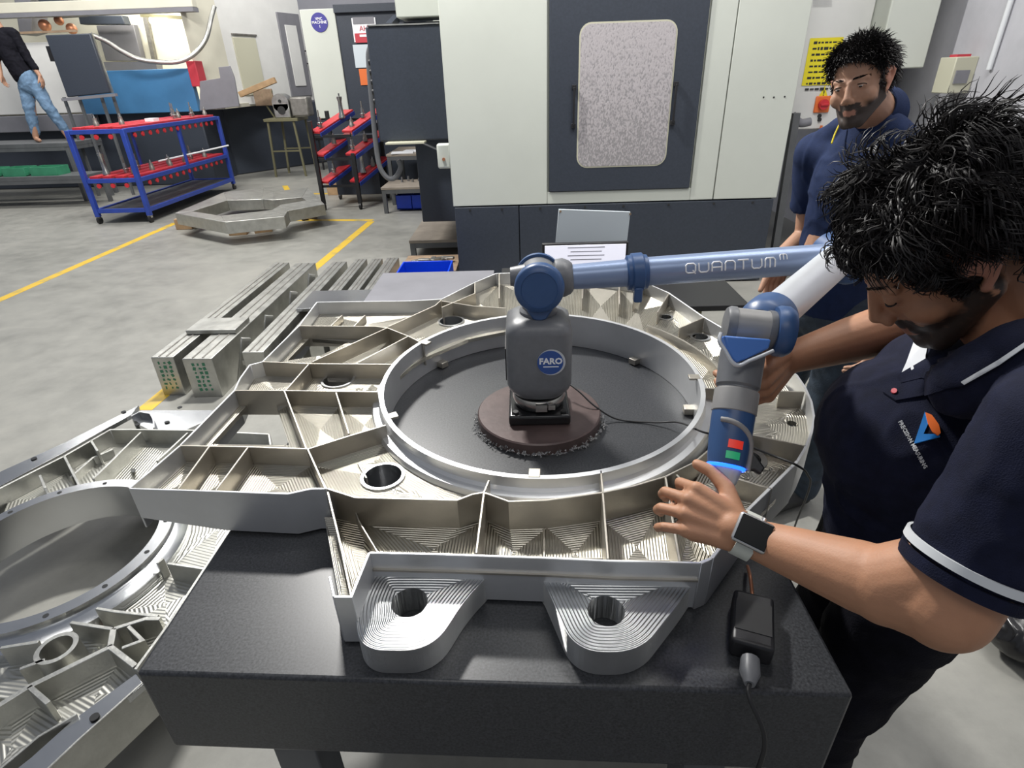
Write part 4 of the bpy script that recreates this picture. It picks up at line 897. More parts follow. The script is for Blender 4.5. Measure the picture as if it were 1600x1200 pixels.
q = V(499, 35, 9.495); B().cyl(q+Vector((0, .004, 0)), q-Vector((0, .004, 0)), .118, n=40).build('disc', 'sign_purple', sg)
for s_, dz in (('VMC', .042), ('MACHINE', 0), ('1', -.05)): text(s_, .048, q+Vector((0, -.006, dz)), (1, 0, 0), (0, 0, 1), 'print_white', sg, bold=.0008)
def poster(name, lab, px0, py0, px1, py1, m, Y=9.505):
    a, b_ = V(px0, py1, Y), V(px1, py0, Y); t = thing(name, lab, 'poster', ((a.x+b_.x)/2, Y, a.z)); o = B().bb(a.x, b_.x, Y-.006, Y, a.z, b_.z).build('sheet', m, t); return t, (a+b_)/2
t, q = poster('wall_poster', 'grey, white and red printed poster on the far dark door', 554, 27, 586, 66, 'print_white')
B().bb(q.x-.15, q.x+.15, 9.494, 9.4985, q.z+.07, q.z+.155).build('header', 'machine_grey', t); B().bb(q.x-.15, q.x+.15, 9.494, 9.4985, q.z-.155, q.z-.04).build('footer', 'red_print', t)
text('AH', .09, Vector((q.x-.01, 9.492, q.z+.015)), (1, 0, 0), (0, 0, 1), 'red_print', t); B().box((q.x-.02, 9.492, q.z-.07), (.12, .003, .03)).build('printed_line', 'print_white', t)
poster('paper_sheet', 'white paper sheet taped on the far dark door', 556, 69, 584, 106, 'whiteboard'); poster('orange_tag', 'orange card taped low on the far dark door', 564, 107, 584, 133, 'orange_tag')
# stool with a bearing housing and the grey chuck
so = thing('tall_stool', 'olive metal stool holding a bearing housing', 'stool', (-4.3, 11.4, 0))
for x, y in ((-4.62, 11.35), (-4.05, 11.35), (-4.55, 11.85), (-4.0, 11.85)): B().bar((x, y, 0), (x+(.06 if x < -4.3 else -.04), y, .95), .035).build('leg', 'olive_paint', so)
for z in (.45,): B().bar((-4.6, 11.35, z), (-4.05, 11.35, z), .025).build('stretcher', 'olive_paint', so); B().bar((-4.55, 11.85, z), (-4.0, 11.85, z), .025).build('stretcher', 'olive_paint', so)
B().bb(-4.62, -4.0, 11.3, 11.9, .95, 1.0).build('seat', 'olive_paint', so, bevel=.005)
for x in (-4.62, -4.45): B().tube(smooth_path([(x, 11.85, 1.0), (x-.12, 11.8, 1.3), (x-.1, 11.8, 1.45)], 5), .018, 8).build('back_post', 'olive_paint', so, smooth=60)
B().bb(-4.9, -4.55, 11.78, 11.84, 1.2, 1.48).build('back_board', 'wood', so, bevel=.01)
bh = thing('bearing_housing', 'grey cast bearing housing sitting on the olive stool', 'machine part', (-4.2, 11.5, 1.0))
B().bb(-4.42, -4.12, 11.35, 11.6, 1.0, 1.25).build('body', 'alu_raw', bh, bevel=.02); B().cyl((-4.27, 11.35, 1.25), (-4.27, 11.6, 1.25), .15, n=28).build('barrel', 'alu_raw', bh, smooth=40)
B().cyl((-4.27, 11.352, 1.13), (-4.27, 11.34, 1.13), .07, n=24).build('bore', 'ink', bh); B().cyl((-4.27, 11.352, 1.28), (-4.27, 11.34, 1.28), .028, n=16).build('bore', 'ink', bh)
B().bb(-4.1, -3.78, 11.35, 11.65, 1.02, 1.34).build('motor', 'dull_steel', bh, bevel=.03)
pl = thing('timber_plank', 'loose timber plank propped above the olive stool', 'plank', (-4.6, 11.3, 1.4)); B().bar(V(375, 148, 11.3), V(430, 125, 11.3), .09, .09).build('plank', 'wood_pale', pl, bevel=.004)
sd = thing('side_table', 'dark low table behind the olive stool', 'table', (-3.7, 12.4, 0)); B().bb(-4.0, -3.2, 12.1, 12.8, .55, .6).build('top', 'black_plastic', sd)
for x, y in ((-3.95, 12.15), (-3.25, 12.15), (-3.95, 12.75), (-3.25, 12.75)): B().bar((x, y, 0), (x, y, .55), .03).build('leg', 'black_plastic', sd)
# ================================================================ turning centre on the far left
m3 = thing('turning_centre', 'large cream machining centre with blue front door and open lit enclosure', 'machine tool', (-7, 12, 0))
a, c_, d_ = Vector((-5.35, 10.6, 0)), V(372, 165, 11.5), V(488, 138, 13.4); c_.z = d_.z = 0
fl = F(365, 276)
B().prism([(-5.45, 10.75), (fl.x, fl.y+.2), (d_.x+.1, d_.y+.1), (-6, 15.6), (-10.5, 15.6), (-10.5, 10.75)], 0, 1.2).build('base', 'machine_dark', m3, bevel=.02)
n_ = (d_-c_).normalized(); nn = Vector((n_.y, -n_.x, 0))
def slab(t0, t1, z0, z1, m, name, out=0, th=.06, par=None):
    L_ = (d_-c_).length; p, q = c_+n_*L_*t0+nn*out, c_+n_*L_*t1+nn*out
    return B().ext([Vector((p.x, p.y, z0)), Vector((q.x, q.y, z0)), Vector((q.x, q.y, z1)), Vector((p.x, p.y, z1))], -nn*th).build(name, m, par or m3, bevel=.006)
slab(-.02, 1, 1.23, 3.0, 'white_paint', 'side_panel', th=.1)
slab(.10, .36, 1.38, 2.30, 'ivory', 'cream_hatch', out=.02, th=.03); slab(.10, .38, 2.33, 2.36, 'dull_steel', 'hatch_rail', out=.03, th=.03)
dd_ = slab(.68, .97, 1.32, 2.75, 'machine_grey', 'side_door', out=.03, th=.04); slab(.75, .90, 1.5, 2.55, 'white_paint', 'door_window', out=.045, th=.03, par=dd_)
L3 = (d_-c_).length; q = c_+n_*L3*.955+nn*.06; B().tube([Vector((q.x, q.y, 1.9)), Vector((q.x, q.y, 1.9))+nn*.08, Vector((q.x, q.y, 2.12))+nn*.08, Vector((q.x, q.y, 2.12))], .015, 8).build('door_pull', 'black_plastic', dd_)
B().bb(-7.35, -5.38, 10.6, 10.72, 1.18, 1.82).build('front_door', 'machine_blue', m3, bevel=.01)
B().bb(-5.37, -5.22, 10.55, 10.8, 1.55, 1.92).build('red_latch', 'red_print', m3, bevel=.01)
gp = [V(x_, y_, 10.5) for x_, y_ in ((312, 173), (374, 166), (366, 121), (359, 103), (341, 105), (344, 122), (312, 127))]
B().ext(gp, (0, .03, 0)).build('apron_plate', 'machine_grey', m3, bevel=.006)
B().bb(-10.5, -5.2, 12.6, 12.7, 1.2, 3.6).build('enclosure_back', 'machine_cream', m3)
B().bb(-10.5, -5.0, 10.75, 12.6, 1.2, 1.26).build('enclosure_floor', 'machine_cream', m3)
B().prism([(-5.35, 10.75), (c_.x, c_.y), (c_.x-.05, c_.y+.9), (-5.4, 12.6)], 1.2, 3.3).build('enclosure_side', 'machine_cream', m3)
B().bb(-10.5, -5.1, 10.7, 10.85, 2.66, 2.80).build('lintel', 'machine_cream', m3, bevel=.01); B().bb(-10.5, -5.1, 10.68, 10.86, 2.60, 2.66).build('lintel_rail', 'machine_grey', m3)
B().ext([V(150, 40, 12.4), V(208, 38, 12.4), V(222, 95, 12.4), V(165, 95, 12.4)], (0, .15, 0)).build('inner_cover', 'machine_grey', m3, bevel=.01)
B().ext([V(122, 25, 12.0), V(190, 24, 12.0), V(195, 38, 12.0), V(125, 38, 12.0)], (0, .2, 0)).build('inner_cover', 'machine_dark', m3, bevel=.01)
B().ext([V(222, 22, 12.5), V(228, 22, 12.5), V(243, 95, 12.5), V(237, 95, 12.5)], (0, .08, 0)).build('guide_rail', 'dull_steel', m3)
B().ext([V(160, 97, 11.6), V(243, 96, 11.6), V(246, 112, 11.6), V(163, 112, 11.6)], (0, .2, 0)).build('inner_cover', 'machine_grey', m3)
qa, qb = V(235, 32, 11.8), V(262, 33, 11.8); B().cyl(qa, qb, .045, n=14).build('work_light', 'tube_lamp', m3, smooth=40)
qa, qb = V(165, 14, 11.2), V(235, 12, 11.2); B().cyl(qa, qb, .05, n=14).build('work_light', 'tube_lamp', m3, smooth=40)
B().bar(V(220, 24, 11.9), V(292, 28, 11.9), .05).build('pipe', 'olive_paint', m3)
B().ext([V(297, 14, 11.7), V(315, 12, 11.7), V(318, 30, 11.7), V(300, 32, 11.7)], (0, .05, 0)).build('junction_box', 'print_white', m3, bevel=.01)
B().tube(smooth_path([V(335, 10, 10.9), V(330, 28, 10.8), V(322, 60, 10.6), V(305, 83, 10.5), V(280, 96, 10.4), V(248, 97, 10.3), V(215, 92, 10.2), V(190, 80, 10.1), V(165, 64, 10.0), V(142, 54, 9.9)], 8), .035, 10).build('drooping_hose', 'alu_raw', m3, smooth=60)
B().bb(-10.5, -7.35, 10.6, 10.7, 1.22, 2.25).build('front_panel', 'white_paint', m3, bevel=.01); B().bb(-10.5, -7.2, 10.55, 10.72, .95, 1.2).build('front_sill', 'machine_grey', m3, bevel=.01)
B().bar(V(20, 52, 10.5), V(120, 48, 10.5), .03).build('top_rail', 'wood', m3)
tb = m3
B().ext([V(55, -40, 11), V(105, -40, 11), V(108, 22, 11), V(62, 25, 11)], (0, .5, 0)).build('housing', 'machine_dark', tb, bevel=.02)
B().ext([V(15, -40, 11.3), V(45, -40, 11.3), V(50, 50, 11.3), V(30, 55, 11.3)], (0, .4, 0)).build('column', 'machine_grey', tb, bevel=.02)
for px, py, r_ in ((70, 40, .09), (92, 32, .07), (112, 45, .08)): q = V(px, py, 10.9); B().ell(q, r_, n=16, m=10).build('coolant_nozzle', 'copper', tb, smooth=60)
cp = thing('control_pendant', 'dark operator panel on a tubular stand beside the blue trolley', 'control panel', (-6.6, 9.8, 0))
B().ext([V(70, 55, 9.8), V(140, 52, 9.8), V(172, 145, 9.8), V(105, 152, 9.8)], (0, .09, 0)).build('housing', 'machine_dark', cp, bevel=.012)
B().ext([V(71, 72, 9.8), V(76, 72, 9.8), V(86, 96, 9.8), V(79, 96, 9.8)], (0, .05, 0)).build('side_keys', 'black_plastic', cp)
B().bar(V(143, 52, 9.85), V(176, 145, 9.85), .03).build('edge_trim', 'alu_raw', cp)
B().bar(V(98, 156, 9.7), V(182, 148, 9.7), .06, .04).build('shelf', 'machine_grey', cp)
for a1, b1 in (((100, 152), (118, 205)), ((176, 148), (195, 195)), ((124, 154), (140, 198)), ((158, 150), (175, 192))): p, q = V(*a1, 9.78), V(*b1, 9.78); B().bar(p, (p.x, 9.78, 0), .035).build('leg', 'bench_grey', cp)
# stepped benches with green trays and the far operator
platform('step_platform', 'upper level of the stepped steel platform under the far operator', 'platform', -9.0, -6.86, 9.28, 10.1, .86, 'bench_grey', .06)
platform('step_platform', 'lower level of the stepped steel platform holding green trays', 'platform', -9.0, -6.42, 8.8, 9.26, .45, 'bench_grey', .06)
for k, (x, wd) in enumerate(((-7.9, .30), (-7.5, .34), (-7.05, .40))):
    t = thing('parts_tray', ['leftmost', 'middle', 'rightmost'][k]+' of the green trays on the stepped platform', 'tray', (x, 9.0, .45), group='green trays on the stepped platform'); bin_(t, x-wd/2, x+wd/2, 8.86, 9.14, .45, .57, 'tray_green')
# ================================================================ electrical cabinet on the right
ec = thing('electrical_cabinet', 'white electrical cabinet with yellow sheet at the right of the machine', 'cabinet', (2.4, 5, 1.2))
Y = 4.9
def rect(px0, py0, px1, py1, m, name, par, out=.004, Y=Y):
    a, b_ = V(px0, py1, Y), V(px1, py0, Y); return B().bb(a.x, b_.x, Y-out, Y-out+.003, a.z, b_.z).build(name, m, par)
a = V(1240, 200, Y); b_ = V(1312, 60, Y)
B().bb(2.0, 2.56, Y, Y+.9, 1.12, 3.0).build('cabinet_body', 'white_paint', ec, bevel=.008)
B().bb(2.565, 2.90, Y-.2, Y+.5, 1.52, 3.0).build('side_box', 'machine_white', ec, bevel=.008)
B().bb(2.90, 3.05, Y+.35, Y+.6, .0, 3.0).build('rear_column', 'wall_paint', ec, bevel=.004)
for k in range(6): rect(1270, -2+2.2*k, 1300, -1+2.2*k, 'wall_paint', 'vent_slot', ec, .006)
t = thing('instruction_sheet', 'yellow printed instruction sheet on the electrical cabinet', 'sign', tuple(V(1285, 95, Y)))
a, b_ = V(1252, 134, Y), V(1318, 58, Y); B().bb(a.x, b_.x, Y-.006, Y-.002, a.z, b_.z).build('sheet', 'yellow_tag', t)
for k in range(9):
    bk = B(); x_ = a.x+.03
    while x_ < b_.x-.04: w_ = random.uniform(.012, .035); bk.box((x_+w_/2, Y-.0065, b_.z-.03-.038*k), (w_, .001, random.uniform(.010, .020))); x_ += w_+.008
    o = bk.build('printed_line', 'ink', t); o['kind'] = 'stuff'
t = thing('warning_label', 'yellow warning triangle above the red switch', 'label', tuple(V(1287, 145, Y))); q = V(1287, 144, Y)
B().ext([q+Vector((-.035, -.004, -.035)), q+Vector((.035, -.004, -.035)), q+Vector((0, -.004, .045))], (0, .003, 0)).build('triangle', 'yellow_tag', t); text('!', .05, q+Vector((0, -.005, -.008)), (1, 0, 0), (0, 0, 1), 'ink', t, bold=.001)
t = thing('rotary_switch', 'red rotary switch on a yellow plate', 'switch', tuple(V(1283, 163, Y))); q = V(1284, 163, Y)
B().box(q+Vector((0, -.008, 0)), (.115, .016, .115)).build('plate', 'orange_tag', t, bevel=.006); B().cyl(q+Vector((0, -.016, 0)), q+Vector((0, -.045, 0)), .036, n=24).build('knob', 'tray_red', t, smooth=40); B().box(q+Vector((0, -.05, 0)), (.06, .014, .016), 0).build('lever', 'tray_red', t, bevel=.003)
for k, py in enumerate((181, 187)): q = V(1280, py, Y); B().cyl(q, q+Vector((0, -.012, 0)), .014, n=14).build('push_button', 'ink', ec, smooth=40)
B().tube(smooth_path([V(1238, 180, 4.75), V(1250, 192, 4.75), V(1266, 190, 4.75)], 6), .03, 12).build('conduit_elbow', 'machine_grey', ec, smooth=60)
t = thing('steel_post', 'slanted grey steel post beside the white machine', 'post', (2.1, 4.7, 0)); B().bar((2.10, 4.72, 0), (2.06, 4.72, 1.25), .05).build('post', 'bench_grey', t)
t = thing('orange_cable', 'orange cable loop below the electrical cabinet', 'cable', (2.3, 4.9, 1)); B().tube(smooth_path([V(1243, 240, 4.88), V(1262, 232, 4.88), V(1276, 218, 4.88), V(1284, 196, 4.88)], 6), .010, 8).build('cable', 'orange_tag', t, smooth=60)
sw = thing('control_box', 'small ivory control box on the right wall', 'control box', (3.0, 4.2, 1.4)); a = V(1481, 140, 4.3)
B().bb(2.95, 3.10, 4.45, 4.62, 1.36, 1.58).build('box', 'ivory', sw, bevel=.006); B().bb(2.97, 3.06, 4.44, 4.452, 1.42, 1.50).build('display', 'machine_grey', sw); B().bb(2.97, 3.06, 4.48, 4.56, 1.58, 1.595).build('lid', 'red_print', sw)
t = thing('wall_conduit', 'thin white conduit running up the right wall', 'conduit', (3.08, 3.9, 1.6)); B().cyl((3.08, 4.3, 1.5), (3.08, 4.3, 4), .016, n=10).build('pipe', 'white_trim', t, smooth=60)
# ================================================================ people
def mat_skin():
    m = bpy.data.materials.new('skin'); m.use_nodes = True; N = m.node_tree.nodes; L = m.node_tree.links; b = N['Principled BSDF']
    at = N.new('ShaderNodeAttribute'); at.attribute_name = 'tint'; tc = N.new('ShaderNodeTexCoord'); n = N.new('ShaderNodeTexNoise'); n.inputs['Scale'].default_value = 25; n.inputs['Detail'].default_value = 6
    L.new(tc.outputs['Object'], n.inputs['Vector']); mr = N.new('ShaderNodeMapRange'); mr.inputs[3].default_value = .82; mr.inputs[4].default_value = 1.18; L.new(n.outputs['Fac'], mr.inputs[0])
    mx = N.new('ShaderNodeVectorMath'); mx.operation = 'SCALE'; L.new(at.outputs['Color'], mx.inputs[0]); L.new(mr.outputs[0], mx.inputs['Scale']); L.new(mx.outputs[0], b.inputs['Base Color'])
    b.inputs['Roughness'].default_value = .58; b.inputs['Subsurface Weight'].default_value = .08; b.inputs['Subsurface Radius'].default_value = (.01, .004, .002)
    n2 = N.new('ShaderNodeTexNoise'); n2.inputs['Scale'].default_value = 350; L.new(tc.outputs['Object'], n2.inputs['Vector'])
    bp = N.new('ShaderNodeBump'); bp.inputs['Strength'].default_value = .12; bp.inputs['Distance'].default_value = .002; L.new(n2.outputs['Fac'], bp.inputs['Height']); L.new(bp.outputs[0], b.inputs['Normal']); M['skin'] = m
mat_skin()
mat('hair', (.010, .008, .008), .5, spec=.3); mat('eye_white', (.7, .68, .64), .2); mat('iris', (.03, .015, .01), .15)
dg = bpy.context.evaluated_depsgraph_get
def capsule(b, p, r0, q, r1, n=20):
    p, q = Vector(p), Vector(q); b.ell(p, r0, n=n, m=12); b.ell(q, r1, n=n, m=12)
    if (q-p).length > 1e-4:
        d = (q-p).normalized(); L = (q-p).length; s = max(-.95, min(.95, (r0-r1)/L)); c = math.sqrt(1-s*s)
        b.tube([p+d*r0*s, q+d*r1*s], [r0*c, r1*c], n)
def blob(name, prims, voxel, m, parent, it=6, fac=.5, fold=0):
    b = B()
    for p in prims:
        if p[0] == 'c': capsule(b, *p[1:5])
        elif p[0] == 'e': b.ell(p[1], p[2], p[3] if len(p) > 3 else None, n=28, m=18)
        elif p[0] == 't': b.tube(p[1], p[2], 28)
        elif p[0] == 'p':
            for i in range(len(p[1])-1): capsule(b, p[1][i], p[2][i], p[1][i+1], p[2][i+1])
    me = bpy.data.meshes.new(name); me.from_pydata(b.v, [], b.f)
    bm = bmesh.new(); bm.from_mesh(me); bmesh.ops.recalc_face_normals(bm, faces=bm.faces); bm.to_mesh(me); bm.free()
    o = bpy.data.objects.new(name, me); C.objects.link(o)
    r = o.modifiers.new('r', 'REMESH'); r.mode = 'VOXEL'; r.voxel_size = voxel; r.adaptivity = 0
    s = o.modifiers.new('s', 'SMOOTH'); s.factor = fac; s.iterations = it
    bpy.context.view_layer.update(); ev = o.evaluated_get(dg()); me2 = bpy.data.meshes.new_from_object(ev); bpy.data.objects.remove(o); me2.name = name
    if fold:
        cos = [v.co.copy() for v in me2.vertices]; nos = [v.normal.copy() for v in me2.vertices]; out = []
        for c_, n_v in zip(cos, nos):
            q = c_*9; k = noise.noise(Vector((q.x*.6, q.y*.6, q.z*1.7)))+.5*noise.noise(q*2.3); k2 = noise.noise(q*1.3+Vector((5, 1, 2))); k += .8*(1-abs(k2)*6 if abs(k2) < .16 else 0); out += list(c_+n_v*k*fold)
        me2.vertices.foreach_set('co', out); me2.update()
    me2.materials.clear(); me2.shade_smooth(); return link(name, me2, m, parent)
def frame(f, h):
    f = Vector(f).normalized(); h = Vector(h); h = (h-f*h.dot(f)).normalized(); r = f.cross(h); return Matrix((r, f, h)).transposed()   # columns right, forward, up
def head_prims(Cc, R, s=1.0):
    T = lambda x, y, z: Cc+R @ (Vector((x, y, z))*s)
    E = lambda c, r: ('e', T(*c), tuple(k*s for k in r), R)
    K = lambda p, a, q, b_: ('c', T(*p), a*s, T(*q), b_*s)
    P = [E((0, -.008, .03), (.076, .098, .088)), E((0, .035, -.015), (.064, .062, .085)), E((0, .048, -.045), (.048, .048, .062))]
    for i in (-1, 1):
        P += [K((i*.055, .0, -.045), .020, (i*.018, .072, -.103), .019), E((i*.041, .060, -.030), (.026, .027, .028)), E((i*.0315, .083, .002), (.0155, .0125, .011)),
              K((i*.045, .076, .020), .0085, (i*.012, .089, .017), .0085), K((i*.012, .106, -.040), .0085, (i*.010, .102, -.036), .009)]
        ear = [(i*.074, .012, .0), (i*.081, .008, .022), (i*.085, -.010, .030), (i*.087, -.024, .020), (i*.083, -.022, .0), (i*.077, -.008, -.020), (i*.073, .004, -.030)]
        P.append(('p', [T(*e) for e in ear], [.0055*s, .005*s, .0052*s, .0055*s, .005*s, .006*s, .0075*s])); P.append(E((i*.075, -.006, .004), (.006, .014, .022)))
    P += [K((0, .093, .012), .0075, (0, .111, -.028), .0110), E((0, .113, -.031), (.0125, .011, .0095)), K((-.017, .0905, -.0675), .0052, (.017, .0905, -.0675), .0052), E((0, .0945, -.067), (.012, .005, .004)),
          K((-.014, .090, -.0765), .0058, (.014, .090, -.0765), .0058), E((0, .083, -.103), (.022, .018, .017)), K((0, .085, -.055), .018, (0, .082, -.09), .018), K((0, .06, -.09), .03, (0, .0, -.075), .035)]
    return P
SK, SB = (.43, .215, .122), (.040, .026, .020)
def paint_skin(o, Cc, R, s=1.0, beard=1.0, sk=SK):
    me = o.data; at = me.color_attributes.new('tint', 'FLOAT_COLOR', 'POINT'); Ri = R.transposed(); off = OFF.get(o.name, Vector((0, 0, 0)))
    for i, v in enumerate(me.vertices):
        q = (Ri @ (v.co+off-Cc))/s; c = sk; k = 0
        if q.length < .16:
            x, y, z = abs(q.x), q.y, q.z
            jaw = max(0, min(1, (-.038-z+max(0, .03-y)*.55)/.022))*max(0, min(1, (y+.002)/.018))
            mou = max(0, min(1, (.062-abs(z+.072)*1.0-x*1.2)/.02))*0
            chk = max(0, min(1, (x-.030)/.022)) if z > -.062 else 1
            mus = 1 if (-.062 < z < -.046 and x < .030 and y > .07) else 0
            k = max(jaw*chk*max(0, min(1, (.005-z)/.03)), mus)
            if x > .05 and -.03 < y < .032 and z < .02 and z > -.08: k = max(k, max(0, min(1, (.034-abs(y-.008))/.014))*(x < .078))
            ln = -.030-1.05*(y+.01); k *= max(0, min(1, (z-(ln-.030))/.015))*(1 if z > -.128 else max(0, 1-(-.128-z)/.02))
            lip = x < .018 and y > .087 and -.0805 < z < -.0645
            n = (1.15+.3*noise.noise(v.co*160))*(x < .074); k = max(0, min(1, k*beard*n))
            if lip: k = 0; c = tuple(a*b_ for a, b_ in zip(sk, (.82, .70, .74)))
            if x > .076: c = (.52, .24, .16)
            if q.z > .075 and q.y < .09: k = max(k, .9)
            c = tuple(a*(1-k)+b_*k for a, b_ in zip(c, SB))
        at.data[i].color = (*c, 1)
def hair(parent, Cc, R, s, n, length, lift, wig, flow, front_z, seed, fringe=0, rs=.0009, curl=0, clump=1, grav=.12, capf=.12):
    rnd = random.Random(seed); b = B(); b2 = B(); Cl = Vector((0, -.008, .03)); rad = Vector((.080, .102, .093))
    def ok(p):
        x, y, z = abs(p.x), p.y, p.z
        if x > .045 and -.050 < y < .022 and z < .050: return False
        if y > .045: return z > front_z-max(0, x-.035)*.9
        if y > .0: return z > .030-(.045 if x > .055 and y < .03 else 0)
        return z > -.045-(y+.0)*.25
    N_ = 0; tries = 0; per = max(1, clump)
    T = lambda p: Cc+R @ (p*s)
    while N_ < n and tries < n*6:
        tries += 1; u = rnd.uniform(-.7, 1); a = rnd.uniform(0, 2*PI); c_ = math.sqrt(1-u*u); nn = Vector((c_*math.cos(a), c_*math.sin(a), u))
        p = Cl+Vector((nn.x*rad.x, nn.y*rad.y, nn.z*rad.z))
        if not ok(p): continue
        fl = Vector(flow)*(1 if nn.z > .1 else .3)+Vector((nn.x*.3, -.1 if nn.y < 0 else .2, -.9 if nn.z < .25 else -.1))
        cl = noise.noise_vector(p*16+Vector((seed, 0, 0))); d0 = (nn*lift+fl*.55+cl*.8+Vector((rnd.gauss(0, .25), rnd.gauss(0, .25), rnd.gauss(0, .25)))).normalized()
        edge = max(0, min(1, (p.z-(.02 if p.y < .045 else front_z-.01))/.05)) if p.y > -.03 else max(0, min(1, (p.z+.05)/.07))
        Ls = length*(.16+.84*edge)*rnd.uniform(.75, 1.15); k = 11 if curl else 7; st = Ls/k; ph = rnd.uniform(0, 6.28); turn = rnd.choice((-1, 1))*rnd.uniform(.6, 1.0)
        for m_ in range(per):
            N_ += 1; jit = Vector((rnd.gauss(0, 1), rnd.gauss(0, 1), rnd.gauss(0, 1)))*(.0020 if curl > .002 else .003); d = (d0+jit*(34 if curl > .002 else 45)).normalized(); base_ = p+jit*1.6-nn*.002; q0 = base_; pts = [base_]
            for j in range(k):
                d = (d+Vector((0, 0, -grav))-nn*.05*j/k).normalized(); q0 = q0+d*st
                e = Vector(((q0.x-Cl.x)/rad.x, (q0.y-Cl.y)/rad.y, (q0.z-Cl.z)/rad.z)); l = e.length
                if l < 1.05: q0 = Cl+Vector((e.x*rad.x, e.y*rad.y, e.z*rad.z))*(1.05/l)
                x_ = d.cross(nn)
                x_ = x_.normalized() if x_.length > 1e-4 else d.orthogonal().normalized(); y_ = d.cross(x_); am = curl*min(1, (j+1)/4); w_ = ph+turn*(j+1)+jit.x*60
                pts.append(q0+(x_*math.cos(w_)+y_*math.sin(w_))*am+jit*(1.2*j/k))
            r0 = rs*rnd.uniform(.7, 1.3); b.tube([T(q) for q in pts], [r0*s]*(k-2)+[r0*.8*s, r0*.5*s, r0*.15*s], 3, cap=False)
    # scalp cap that follows the hairline
    nu, nv = 40, 60; idx = {}
    for i in range(nu):
        for j in range(nv):
            u = 1-1.65*i/(nu-1); a = 2*PI*j/nv; c_ = math.sqrt(max(0, 1-u*u)); nn = Vector((c_*math.cos(a), c_*math.sin(a), u)); p = Cl+Vector((nn.x*rad.x, nn.y*rad.y, nn.z*rad.z))*(1.0+capf*max(0, u))
            idx[i, j] = len(b.v); b.v.append(tuple(T(p))); 
            if i and ok(Cl+Vector((nn.x*rad.x, nn.y*rad.y, nn.z*rad.z))): b.f.append((idx[i-1, j], idx[i, j], idx[i, j-1] if j else idx[i, 0], idx[i-1, j-1] if j else idx[i-1, 0])) if j else None
    return b.build('hair', 'hair', parent, smooth=80)
def brow(parent, Cc, R, s, i):
    T = lambda x, y, z: Cc+R @ (Vector((x, y, z))*s); b = B(); rnd = random.Random(3+i)
    for k in range(90):
        t = rnd.random(); x = i*(.012+.038*t); z = .0235+.0018*math.sin(t*2.9)-.001*t+rnd.uniform(-.0025, .0025); y = .1015-.34*(x*x)/.05-.012*t
        p = T(x, y, z); b.tube([p, p+R @ Vector((i*.006, -.001, .0015))*s], [.0009*s, .0004*s], 3, cap=False)
    b.build('eyebrow', 'hair', parent)
def eye(parent, Cc, R, s, i, opened=True, look=(0, 1, -.3)):
    T = lambda x, y, z: Cc+R @ (Vector((x, y, z))*s)
    if opened:
        e = B().ell(T(i*.0315, .0845, .001), (.0115*s, .0110*s, .0034*s), R, n=20, m=12).build('eye', 'eye_white', parent, smooth=80)
        lk = Vector(look).normalized(); B().ell(T(i*.0315+.006*lk.x, .0845+.0088, .0005+.004*lk.z), (.0046*s, .0030*s, .0035*s), R, n=14, m=8).build('iris', 'iris', e, smooth=80)
    b = B(); b.tube([T(i*(.0315+.0145*math.cos(a)), .0955-.010*abs(math.cos(a))**2, .001+(.0058 if opened else -.005)*math.sin(a)) for a in [PI*k/10 for k in range(11)]], .0013*s, 6)
    b.build('eyelid_line', 'hair', parent, smooth=60)
def hand_prims(W, F, Nn, S, curls, thumb, sc=1.0, spread=.09):
    F = Vector(F).normalized(); Nn = Vector(Nn); Nn = (Nn-F*Nn.dot(F)).normalized(); S0 = F.cross(Nn); S0 = S0 if S0.dot(Vector(S)) > 0 else -S0; P = []
    Ls = [(.043, .026, .020), (.047, .030, .021), (.043, .028, .020), (.034, .021, .018)]; kn = []
    for i in range(4):
        k = W+(F*(.088-.004*abs(i-1)-(.006 if i == 3 else 0))+S0*(.030-.0205*i)+Nn*(.004-.003*abs(i-1.3)))*sc; kn.append(k)
        P.append(('c', W+(F*.012+S0*(.016-.011*i))*sc, .0150*sc, k, .0115*sc)); P.append(('c', W+(F*.03+S0*(.018-.012*i)-Nn*.008)*sc, .014*sc, k-F*.012*sc-Nn*.004*sc, .011*sc))
        d = (F+S0*spread*(1.3-i)).normalized(); p = k; r = [.0095, .0085, .0078, .0068]
        if i == 3: r = [.0085, .0075, .0068, .006]
        for j, (L_, a) in enumerate(zip(Ls[i], curls[i])):
            ax = d.cross(Nn).normalized() if j == 0 else ax; d = (Matrix.Rotation(-a, 3, ax) @ d).normalized() if True else d; q = p+d*L_*sc; P.append(('c', p, r[j]*sc, q, r[j+1]*sc)); p = q
    p = W+(F*.022+S0*.022-Nn*.004)*sc; r = [.015, .0125, .0105, .0085]
    for j, (v, L_) in enumerate(zip(thumb, (.042, .032, .026))):
        d = (F*v[0]+S0*v[1]+Nn*v[2]).normalized(); q = p+d*L_*sc; P.append(('c', p, r[j]*sc, q, r[j+1]*sc)); p = q
    return P
from mathutils.bvhtree import BVHTree
